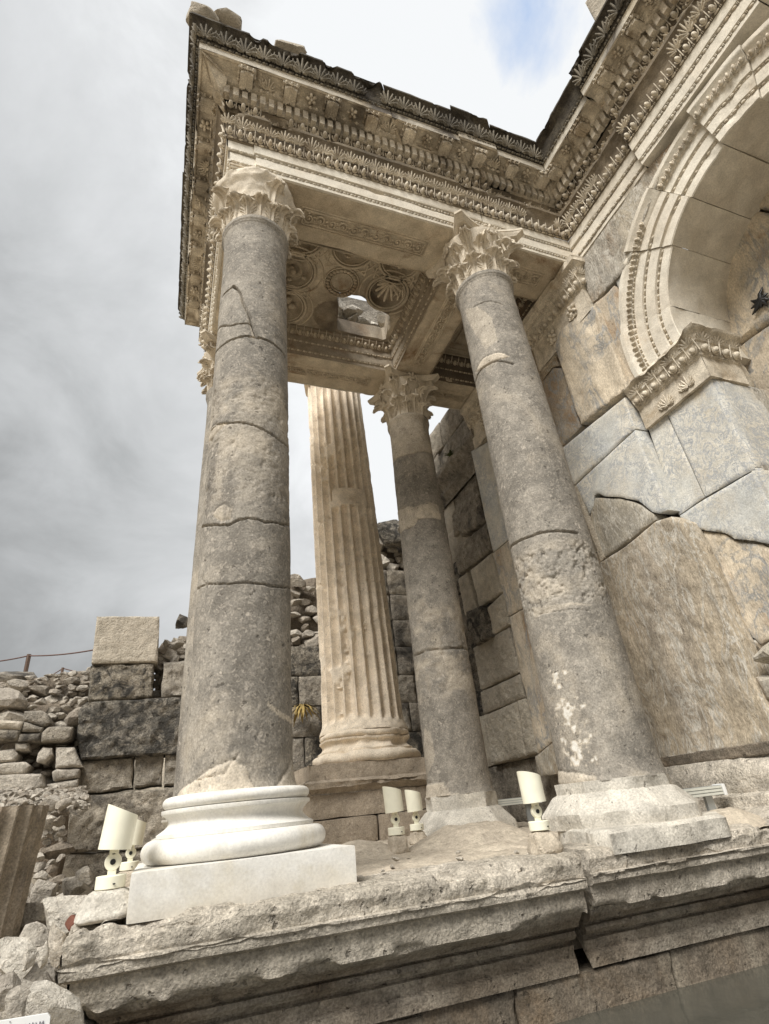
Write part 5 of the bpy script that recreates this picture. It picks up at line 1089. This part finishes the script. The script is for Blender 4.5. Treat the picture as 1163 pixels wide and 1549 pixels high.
def stones(parent_list, poly, y, smin, smax, n, seed, mats, prefix, flat=.75, dep=.18, grp=None, sub=2):
    """dry-laid stones filling an outline on the plane y"""
    r = random.Random(seed); P = np.array([at(x, yy, 'y', y)[[0, 2]] for x, yy in poly]); lo, hi = P.min(0), P.max(0); out_ = []; tries = 0
    while len(out_) < n and tries < n * 60:
        tries += 1; s_ = smin + (smax - smin) * r.random() ** 1.8 * (1 - .5 * tries / (n * 60)); q = (r.uniform(lo[0], hi[0]), r.uniform(lo[1], hi[1]))
        if not inside(np.array([q]), [P])[0]: continue
        if any(abs(q[0] - o_[0]) < (s_ + o_[2]) * .80 and abs(q[1] - o_[1]) < (s_ * flat + o_[3]) * .80 for o_ in out_): continue
        out_.append((q[0], q[1], s_, s_ * flat * r.uniform(.8, 1.1)))
    return out_
def rubble_wall(name, label, poly, y, smin, smax, n, seed, tone=.0, flat=.7, mat='rubble'):
    out_ = stones(None, poly, y, smin, smax, n, seed, None, None, flat); mb = MB(); r = random.Random(seed)
    for k, (x, z, sx, sz) in enumerate(out_):
        rot = Matrix.Rotation(r.uniform(-.18, .18), 3, 'Y'); rock(mb, (x, y + r.uniform(-.05, .06), z), (sx * 1.28, sx * 1.1, sz * 1.3), seed * 1000 + k, 2, 13, rot=rot, amp=.03, a=r.random() ** 2 * .7 + tone)
    P = np.array([at(x, yy, 'y', y + .14)[[0, 2]] for x, yy in poly]); m2 = MB(); slab(m2, [P], (0, y + .14, 0), (1, 0, 0), (0, 0, 1), (0, -1, 0), depth=.5, cell=.08, bevel=.04, amp=.05, seed=seed, a=.8)
    t_ = thing(name, (P[:, 0].mean(), y, P[:, 1].min()), label, 'wall'); mb.build('rubble_stones', M[mat], t_, 18, 'tone'); m2.build('wall_core', M['rubble'], t_, 40, 'tone'); return t_
rubble_wall('rubble_wall', 'drystone rubble wall of small pale stones low on the left, beside the dark ashlar wall end', [(-60, 1135), (-60, 1060), (0, 1052), (60, 1058), (128, 1062), (122, 1150), (122, 1200), (96, 1290), (80, 1360), (-60, 1370)], 8.2, .05, .24, 330, 3, flat=.62)
rubble_wall('rubble_wall', 'upper terrace wall of small rubble stones below the rope fence at the left', [(-60, 1050), (0, 1035), (30, 1030), (60, 1024), (100, 1016), (150, 1012), (150, 1080), (-60, 1110)], 9.6, .05, .15, 330, 5, flat=.6)
rubble_wall('rubble_wall', 'ruined rubble core rising between the big front column and the fluted column', [(425, 905), (440, 880), (475, 872), (520, 880), (560, 870), (566, 1010), (425, 1010)], 8.5, .08, .22, 60, 7)
rubble_wall('rubble_wall', 'rubble core with a black lichen covered top right of the fluted column', [(570, 812), (590, 800), (660, 790), (660, 905), (570, 900)], 8.5, .08, .22, 60, 9)
rubble_wall('rubble_wall', 'small loose rubble between the pale block and the big front column', [(236, 985), (245, 972), (300, 960), (300, 1052), (234, 1052)], 8.45, .05, .13, 60, 11)
loose(589, 808, 'y', 8.3, (.26, .2, .32), 91, 'black lichen covered boulder on top of the wall right of the fluted column', 'blackened', cuts=8, rot=I3, name='boulder', cat='boulder')
loose(276, 942, 'y', 8.5, (.14, .1, .16), 92, 'dark squared stone peeking out left of the big column at its mid height', 'ashlar', rot=I3)
loose(35, 1028, 'y', 10.5, (.35, .3, .17), 93, 'grey green boulder at the foot of the left fence post', 'ashlar', cuts=8, rot=I3, name='boulder', cat='boulder')
# squared blocks in the left wall
for k, (pts, y, mt, tn, lb) in enumerate((([(-20, 1088), (34, 1091), (30, 1103), (-20, 1101)], 7.8, 'ashlar_pale', 0, 'pale top slab of the two stacked blocks at the left edge'), ([(-20, 1102), (31, 1103), (26, 1119), (-20, 1119)], 7.82, 'ashlar', .2, 'brown lower block of the two stacked blocks at the left edge'),
        ([(36, 1075), (62, 1074), (72, 1080), (76, 1093), (66, 1100), (34, 1090)], 7.85, 'ashlar', .0, 'dark green rounded block left of the lichen blackened ashlar'), ([(34, 1091), (65, 1100), (62, 1108), (32, 1106)], 7.84, 'ashlar', .0, 'flat dark stone under the dark green rounded block'), ([(27, 1109), (61, 1109), (60, 1122), (26, 1122)], 7.83, 'ashlar', .3, 'small brown squared block below the dark green rounded block'),
        ([(62, 1108), (72, 1099), (110, 1099), (108, 1117), (96, 1122), (61, 1122)], 7.83, 'ashlar', .25, 'long grey brown block touching the blackened ashlar wall end'), ([(84, 1130), (112, 1130), (120, 1150), (125, 1160), (83, 1162)], 7.86, 'rubble', 0, 'pale squared stone beside the wall end, upper of two'), ([(78, 1168), (85, 1163), (120, 1163), (118, 1176), (80, 1181)], 7.86, 'rubble', 0, 'pale rounded stone beside the wall end, lower of two'),
        ([(70, 1186), (118, 1178), (116, 1192), (72, 1199)], 7.86, 'rubble', .1, 'long thin pale slab under the rounded stones beside the wall end'), ([(-20, 1172), (62, 1170), (68, 1190), (50, 1199), (-20, 1204)], 7.8, 'rubble', 0, 'long pale beam-like block above the loose gravel at the left edge'),
        ([(-20, 1157), (38, 1152), (45, 1158), (38, 1171), (-20, 1172)], 7.85, 'rubble', .05, 'flat pale block lying on the long beam-like block at the left edge'), ([(-10, 1137), (20, 1132), (27, 1141), (22, 1152), (-10, 1154)], 7.87, 'rubble', 0, 'round pale stone at the left edge above the flat pale block'), ([(56, 1140), (64, 1129), (78, 1131), (80, 1142), (66, 1155), (54, 1152)], 7.86, 'rubble', 0, 'angular white stone in the middle of the left rubble wall'), ([(22, 1124), (42, 1123), (43, 1134), (22, 1135)], 7.86, 'rubble', 0, 'small white stone under the small brown squared block'))):
    mb = MB(); pxslab(mb, pts, 'y', y, depth=.3, cell=.025, bevel=.03, amp=.02, rag=.01, rough=.01, seed=900 + k, a=tn); tag(mb.build('wall_stone', M[mt], None, 45, 'tone'), lb, 'stone')
# gravel
def gravel(name, poly3, n, s0, s1, seed, mat='rubble'):
    r = random.Random(seed); mb = MB()
    for k in range(n):
        u, v = r.random(), r.random(); a, b, c_, d = [np.array(q) for q in poly3]; p = a * (1 - u) * (1 - v) + b * u * (1 - v) + c_ * u * v + d * (1 - u) * v; s_ = r.uniform(s0, s1)
        rock(mb, p + np.array([0, 0, r.uniform(0, s_)]), (s_, s_ * .8, s_ * .55), seed * 999 + k, 1, 6, a=r.random() ** 2 * .8)
    return tag(mb.build(name, M[mat], None, 30, 'tone'), kind='stuff')
def pt(x, y, Y): return at(x, y, 'y', Y)
g1 = gravel('gravel', (pt(-20, 1222, 6.4), pt(135, 1222, 6.6), pt(125, 1196, 7.7), pt(-20, 1200, 7.7)), 420, .018, .06, 5); tag(g1, 'loose pale gravel lying on the ledge at the left edge', 'gravel')
# fluted fragment leaning at the left edge
tG = thing('column_fragment', (-.92, 4.1, -.4), 'brown fluted column fragment standing at the left edge', 'column fragment')
pB = at(20, 1412, 'y', 3.75); pT = at(68, 1215, 'y', 3.75); r_ = .26
mb = MB(); fluted(mb, (pB[0] - r_ - .02, 3.98), pB[2] - .12, pT[2], r_, r_, 20, 60, 7, lean=((pT[0] - pB[0]) / (pT[2] - pB[2]) * 1.0, 0), foot=False, depth=.02, wear=.15); mb.build('drum', M['brownfrag'], tG, 40)
# rubble between fragment and wall end
for k, (x, z, sx, sz) in enumerate(stones(None, [(70, 1205), (98, 1208), (92, 1290), (84, 1345), (50, 1345), (60, 1270)], 6.2, .03, .10, 110, 21, None, None, .75)):
    mb = MB(); rock(mb, (x, 6.2 + rng.uniform(-.08, .12), z), (sx * 1.35, sx, sz * 1.35), 2100 + k, 2, 9, rot=Matrix.Rotation(rng.uniform(-.3, .3), 3, 'Y'), a=rng.random() ** 2)
    tag(mb.build('rubble_stone', M['rubble'], None, 35, 'tone'), 'small stone stacked between the brown fluted fragment and the ashlar wall end', 'stone', 'small stones stacked beside the fluted fragment')
mb = MB(); pxslab(mb, [(30, 1228), (98, 1224), (92, 1300), (80, 1352), (35, 1400), (30, 1330)], 'y', 6.45, depth=.3, cell=.06, amp=.05, seed=3, a=1.0); tag(mb.build('earth_bank', M['rubble'], None, 45, 'tone'), 'dark earth packed behind the small stacked stones beside the fluted fragment', 'earth bank')
# boulders at the lower left: outline seen, distance, material, label
BL = [((100, 1388, 50, 34), 3.6, 'boulder', -.35, 'long pale boulder pointing up towards the floodlights'), ((52, 1385, 34, 22), 4.1, 'rubble', -.3, 'grey rounded stone above the long pale boulder'), ((68, 1352, 24, 20), 4.6, 'rubble', -.5, 'brown striated stone below the small stacked stones'),
      ((20, 1432, 34, 22), 3.3, 'boulder', -.2, 'pale rock at the left edge under the brown fluted fragment'), ((24, 1458, 32, 34), 2.85, 'boulder', -.9, 'pale slanting slab rock at the left edge'), ((46, 1447, 13, 24), 2.6, 'boulder', .05, 'short upright pillar-like pale stone'), ((66, 1447, 9, 20), 2.6, 'boulder', .1, 'thin upright pale stone right of the pillar-like one'),
      ((72, 1520, 52, 44), 2.25, 'boulder', -.4, 'largest grey boulder beside the podium corner'), ((30, 1495, 24, 18), 2.4, 'boulder', -.2, 'small pale angular stone above the white sign'), ((8, 1505, 30, 36), 2.3, 'rubble', -.3, 'grey rock cut by the left edge above the sign'), ((24, 1525, 16, 34), 2.2, 'rubble', .15, 'flat grey shard standing behind the sign'),
      ((128, 1322, 13, 15), 4.2, 'rubble', -.6, 'grey stone just left of the big floodlight base'), ((112, 1340, 22, 22), 4.4, 'rubble', -.2, 'flat grey stone left of the cream mortar lamp pad'), ((86, 1425, 18, 30), 2.75, 'podium', -.5, 'tan shard leaning on the podium corner'), ((52, 1415, 30, 16), 3.2, 'rubble', -.3, 'small flat stone in the middle of the lower left boulders')]
for k, ((x, y, w, h_), Y, mt, rt, lb) in enumerate(BL):
    c_ = at(x, y, 'y', Y); u = np.linalg.norm(at(x + w, y, 'y', Y) - c_); v = np.linalg.norm(at(x, y + h_, 'y', Y) - c_)
    mb = MB(); rock(mb, c_, (u * 1.12, u * .8, v * 1.12), 3000 + k * 7, 4, 20, rot=Matrix.Rotation(-rt if w > h_ * .8 else rt, 3, 'Y'), amp=.035); tag(mb.build('boulder', M[mt], None, 22), lb, 'boulder')
for k in range(70):
    x = rng.uniform(-20, 118); y = rng.uniform(1350, 1545); Y = 2.3 + (1560 - y) / 90 + .25
    if x > 95 and y > 1400: continue
    c_ = at(x, y, 'y', Y); s_ = rng.uniform(.02, .06); mb = MB(); rock(mb, c_, (s_ * 1.3, s_, s_), 4000 + k, 2, 9)
    tag(mb.build('rubble_stone', M['rubble'], None, 35), 'small stone wedged between the lower left boulders', 'stone', 'small stones between the lower left boulders')
mb = MB(); c_ = at(119, 1402, 'y', 3.0); rbox(mb, (-.045, -.04, -.02), (.045, .04, .02), .012, .01, .006, 5, chip=.06, frame=(c_, np.array(Matrix.Rotation(.6, 3, 'Y') @ Matrix.Rotation(.4, 3, 'Z')))); tag(mb.build('brick_fragment', M['brick'], None, 40), 'broken red brick wedged left of the cream mortar lamp pad', 'brick')
# sloping earth under the boulders
G = np.array([[at(x, y + 26, 'y', 2.35 + (1560 - y) / 75 + .22) for y in range(1600, 1330, -15)] for x in range(-200, 150, 14)]); n1_, n2_ = G.shape[:2]; P = G.reshape(-1, 3); P = P + fbm(P, 5, 4, 3)[:, None] * .04
mb = MB(); mb.add(P, grid_faces(n1_, n2_)); tag(mb.build('ground_slope', M['earth'], None, 60), kind='structure')
# ---------------------------------------------------------------- floodlights
def floodlight(loc, s, tilt, rz, label, grp=None, pad=True):
    t_ = thing('floodlight', loc, label, 'floodlight', grp); L0 = Vector(loc)
    def b(mb, name, mat, par, sm=35):
        for i in range(len(mb.V)): mb.V[i] = mb.V[i] * s
        for i in range(len(mb.V)): mb.V[i] = mb.V[i] @ np.array(Matrix.Rotation(rz, 3, 'Z')).T + np.array(loc)
        return mb.build(name, mat, par, sm)
    mb = MB(); lathe(mb, [(.066, 0), (.069, .003), (.069, .052), (.066, .056)], 32, (0, 0, 0)); bs = b(mb, 'base', M['lamp'], t_)
    mb = MB(); lathe(mb, [(.004, 0), (.006, .003), (.006, .006)], 10, (.02, -.071, .018)); b(mb, 'screw', M['lampdark'], bs)
    mb = MB(); rbox(mb, (-.020, -.012, .055), (.020, .012, .10), .003, .02, 0); rbox(mb, (-.022, -.014, .13), (.022, .014, .17), .003, .02, 0)
    V, Fs = [], []; m2 = MB(); lathe(m2, [(.037, -.014), (.039, -.010), (.039, .010), (.037, .014)], 28, (0, 0, 0)); Q = m2.V[0][:, [0, 2, 1]] * np.array([1, -1, 1]) + np.array([0, 0, .112]); mb.add(Q, m2.F); yk = b(mb, 'bracket', M['lamp'], t_)
    mb = MB(); m2 = MB(); lathe(m2, [(.013, 0), (.013, .004)], 16, (0, 0, 0)); Q = m2.V[0][:, [0, 2, 1]] * np.array([1, -1, 1]) + np.array([0, -.014, .112]); mb.add(Q, m2.F); b(mb, 'bolt', M['lampdark'], yk)
    R_ = .078; H_ = .19; n = 36; th = np.linspace(0, 2 * math.pi, n, endpoint=False); ro = np.array(Matrix.Rotation(tilt, 3, 'Y'))
    V = []
    for rr_, z0_, z1_ in ((R_, 0, H_), (R_ - .005, .01, H_)):
        for t2 in th:
            top = z1_ - .05 * (rr_ / R_) * math.cos(t2 ) * .5 - .012 - (.03 if False else 0)
            V.append((rr_ * math.cos(t2), rr_ * math.sin(t2), z0_)); V.append((rr_ * math.cos(t2), rr_ * math.sin(t2), top))
    V = np.array(V); fo = [(2 * i, 2 * ((i + 1) % n), 2 * ((i + 1) % n) + 1, 2 * i + 1) for i in range(n)]; fi = [tuple(q + 2 * n for q in f[::-1]) for f in fo]
    rim = [(2 * i + 1, 2 * ((i + 1) % n) + 1, 2 * n + 2 * ((i + 1) % n) + 1, 2 * n + 2 * i + 1) for i in range(n)]
    fb = [tuple(2 * i for i in range(n))[::-1], tuple(2 * n + 2 * i for i in range(n))]
    mb = MB(); mb.add(V @ ro.T + np.array([0, 0, .165]), fo + fi + rim + fb); hd = b(mb, 'lamp_head', M['lamp'], t_, 35)
    mb = MB(); lathe(mb, [(.05, .10), (.072, .13)], 24, (0, 0, 0), cap=True); mb.V[0] = mb.V[0] @ ro.T + np.array([0, 0, .165]); b(mb, 'lens', M['lens'], hd)
    return t_
def padstone(loc, sx, sy, h, seed, label, mat='mortar'):
    mb = MB(); V, Fs = ICO[4]; V = V.copy(); V = np.sign(V) * np.abs(V) ** .45; V[:, 2] = V[:, 2] * .5; zt = np.clip((V[:, 2] + .5), 0, 1); V[:, :2] *= (1.25 - .45 * zt ** .6)[:, None]
    P = V * np.array([sx, sy, h]) + np.array(loc) - np.array([0, 0, h * .48]); P = P + (fbm(P, 14, 4, seed) * .022)[:, None] * V * np.array([1, 1, .2])
    mb.add(P, Fs); tag(mb.build('lamp_pad', M[mat], None, 45), label, 'mortar pad')
def lampat(px, py, Y, s, tilt, rz, label, padlab, grp=None, psx=.08, mat='mortar', zpod=-.25):
    p = at(px, py, 'y', Y); floodlight(tuple(p), s, tilt, rz, label, grp); h = p[2] - zpod
    padstone((p[0], p[1], p[2] - .002), psx, psx, max(.05, h * 1.1), int(px), padlab, mat)
lampat(166, 1344, 2.68, .76, .10, 0, 'larger front cream floodlight left of the white plinth', 'cream plaster pad under the larger left floodlight', psx=.095, mat='cbase')
lampat(195, 1316, 4.1, .76, .10, 0, 'rear cream floodlight half hidden behind the larger one left of the white plinth', 'pad under the rear left floodlight', psx=.07)
lampat(600, 1263, 3.85, .79, -.05, 0, 'left of the two cream floodlights in front of the fluted column pedestal', 'grey crumbling pad under the left of the middle two floodlights', psx=.06)
lampat(631, 1256, 4.6, .80, -.05, 0, 'right and smaller of the two cream floodlights, beside the cream topped column base', 'pad under the right of the middle two floodlights', psx=.06)
lampat(817, 1256, 2.62, .72, -.03, 0, 'cream floodlight left of the white splashed column', 'square mortar pad under the floodlight by the white splashed column', psx=.065)
# linear lights
def linear(px, py, Y, x0, label):
    p = at(px, py, 'y', Y); t_ = thing('linear_light', tuple(p), label, 'linear light'); mb = MB(); x1 = p[0]
    rbox(mb, (x0, Y - .03, p[2] - .028), (x1 - .03, Y + .04, p[2] + .028), .004, .1, 0); b_ = mb.build('profile', M['alu'], t_, 30); mb = MB()
    for dz in (-.018, 0, .018): box(mb, x0 + .01, x1 - .035, Y - .036, Y - .029, p[2] + dz - .007, p[2] + dz + .006)
    mb.build('lens', M['lens'], b_, 0); mb = MB(); rbox(mb, (x1 - .03, Y - .036, p[2] - .034), (x1, Y + .045, p[2] + .034), .006, .05, 0); mb.build('end_cap', M['sign'], t_, 30)
    mb = MB(); box(mb, x0 + .1, x0 + .16, Y, Y + .02, -.26, p[2]); box(mb, x1 - .16, x1 - .1, Y, Y + .02, -.26, p[2]); mb.build('foot', M['alu'], t_, 0)
linear(1092, 1194, 2.96, 2.72, 'aluminium linear light lying right of the white splashed column base')
linear(816, 1208, 4.95, 2.75, 'aluminium linear light between the two right grey columns')
# ---------------------------------------------------------------- rope fence
tR = thing('rope_fence', (*at(40, 1030, 'y', 11)[:2], 1.2), 'brown rope fence on thin posts along the hilltop at the left', 'fence')
pA0, pA1 = at(36, 1030, 'y', 11), at(44, 990, 'y', 11); pB0, pB1 = at(93, 1022, 'y', 15), at(95, 1010, 'y', 15)
mb = MB(); tube(mb, [pA0 - (0, 0, .3), pA1], .035, 8); mb.build('post', M['rust'], tR, 40)
mb = MB(); tube(mb, [pB0 - (0, 0, .3), pB1], .03, 8); mb.build('post', M['rust'], tR, 40)
def rope(a, b, sag, r_=.012):
    mb = MB(); P = [np.array(a) + (np.array(b) - np.array(a)) * t_ - np.array([0, 0, sag * 4 * t_ * (1 - t_)]) for t_ in np.linspace(0, 1, 16)]; tube(mb, P, r_, 6); mb.build('rope', M['rope'], tR, 60)
rope(at(-60, 1005, 'y', 10.5), at(43, 992, 'y', 11), .03); rope(at(43, 992, 'y', 11), at(190, 972, 'y', 9.6), .06); rope(at(95, 1011, 'y', 15), at(190, 1024, 'y', 15), .05, .012); rope(at(95, 1011, 'y', 15), at(30, 1032, 'y', 15), .1, .012)
# ---------------------------------------------------------------- plants
def tuft(name, c, n, L, w, mat, seed, label, cat='plant', droop=.4):
    r = random.Random(seed); mb = MB()
    for k in range(n):
        az = r.uniform(0, 6.28); el = r.uniform(.2, 1.4); l = L * r.uniform(.5, 1); P = []
        d = np.array([math.cos(az) * math.cos(el), math.sin(az) * math.cos(el) - .3, math.sin(el)]); s_ = np.array([-math.sin(az), math.cos(az), 0])
        pts = [np.array(c) + d * l * t_ - np.array([0, 0, droop * l * t_ * t_]) for t_ in (0, .35, .7, 1)]
        V = []
        for q, ww in zip(pts, (.4, 1, .8, .05)): V += [q - s_ * w * ww, q + s_ * w * ww + np.array([0, .002, 0])]
        mb.add(V, [(0, 1, 3, 2), (2, 3, 5, 4), (4, 5, 7, 6)])
    return tag(mb.build(name, M[mat], None, 60), label, cat)
tuft('dry_fern', at(457, 1072, 'y', 7.95), 60, .34, .018, 'leafd', 3, 'ochre dried fern growing from the back wall beside the fluted column', droop=1.0)
tuft('weed', at(681, 690, 'x', 3.6), 70, .14, .010, 'leafg', 4, 'small green weed growing high on the wall behind the cream topped column')
# ---------------------------------------------------------------- sign
tS = thing('sign', tuple(at(40, 1570, 'y', 1.9)), 'white sign with handwritten purple grey letters, cut by the lower left corner', 'sign')
cs = [at(x, y, 'y', 1.9) for x, y in ((-70, 1556), (72, 1533), (76, 1538), (64, 1640), (-80, 1660))]
mb = MB(); F_ = np.array(cs); Bk = F_ + np.array([0, .008, 0]); k = len(cs); mb.add(np.vstack([F_, Bk]), [tuple(range(k))[::-1], tuple(range(k, 2 * k))] + [(i, (i + 1) % k, (i + 1) % k + k, i + k) for i in range(k)]); mb.build('panel', M['sign'], tS, 0)
mb = MB()
def stroke(pts): tube(mb, [at(x, y, 'y', 1.8985) for x, y in pts], .0011, 5)
stroke([(14.5, 1545), (15.5, 1546)]); stroke([(14, 1551), (13, 1563)])
for x0, ch in ((26, 'A'), (36, 'N'), (48, 'I'), (52, 'N'), (61, 'A')):
    yt = 1552 - (x0 - 20) * .17; H_ = 13
    if ch == 'A': stroke([(x0 - 2, yt + H_), (x0 + 4, yt - 1), (x0 + 6, yt + H_ - 1)]); stroke([(x0 + .5, yt + 7), (x0 + 5, yt + 6.5)])
    elif ch == 'N': stroke([(x0, yt + H_), (x0 + 2, yt), (x0 + 6, yt + H_ - 1), (x0 + 8.5, yt - 1.5)])
    else: stroke([(x0, yt + H_), (x0 + 1.5, yt - .5)])
mb.build('lettering', M['ink'], tS, 60)
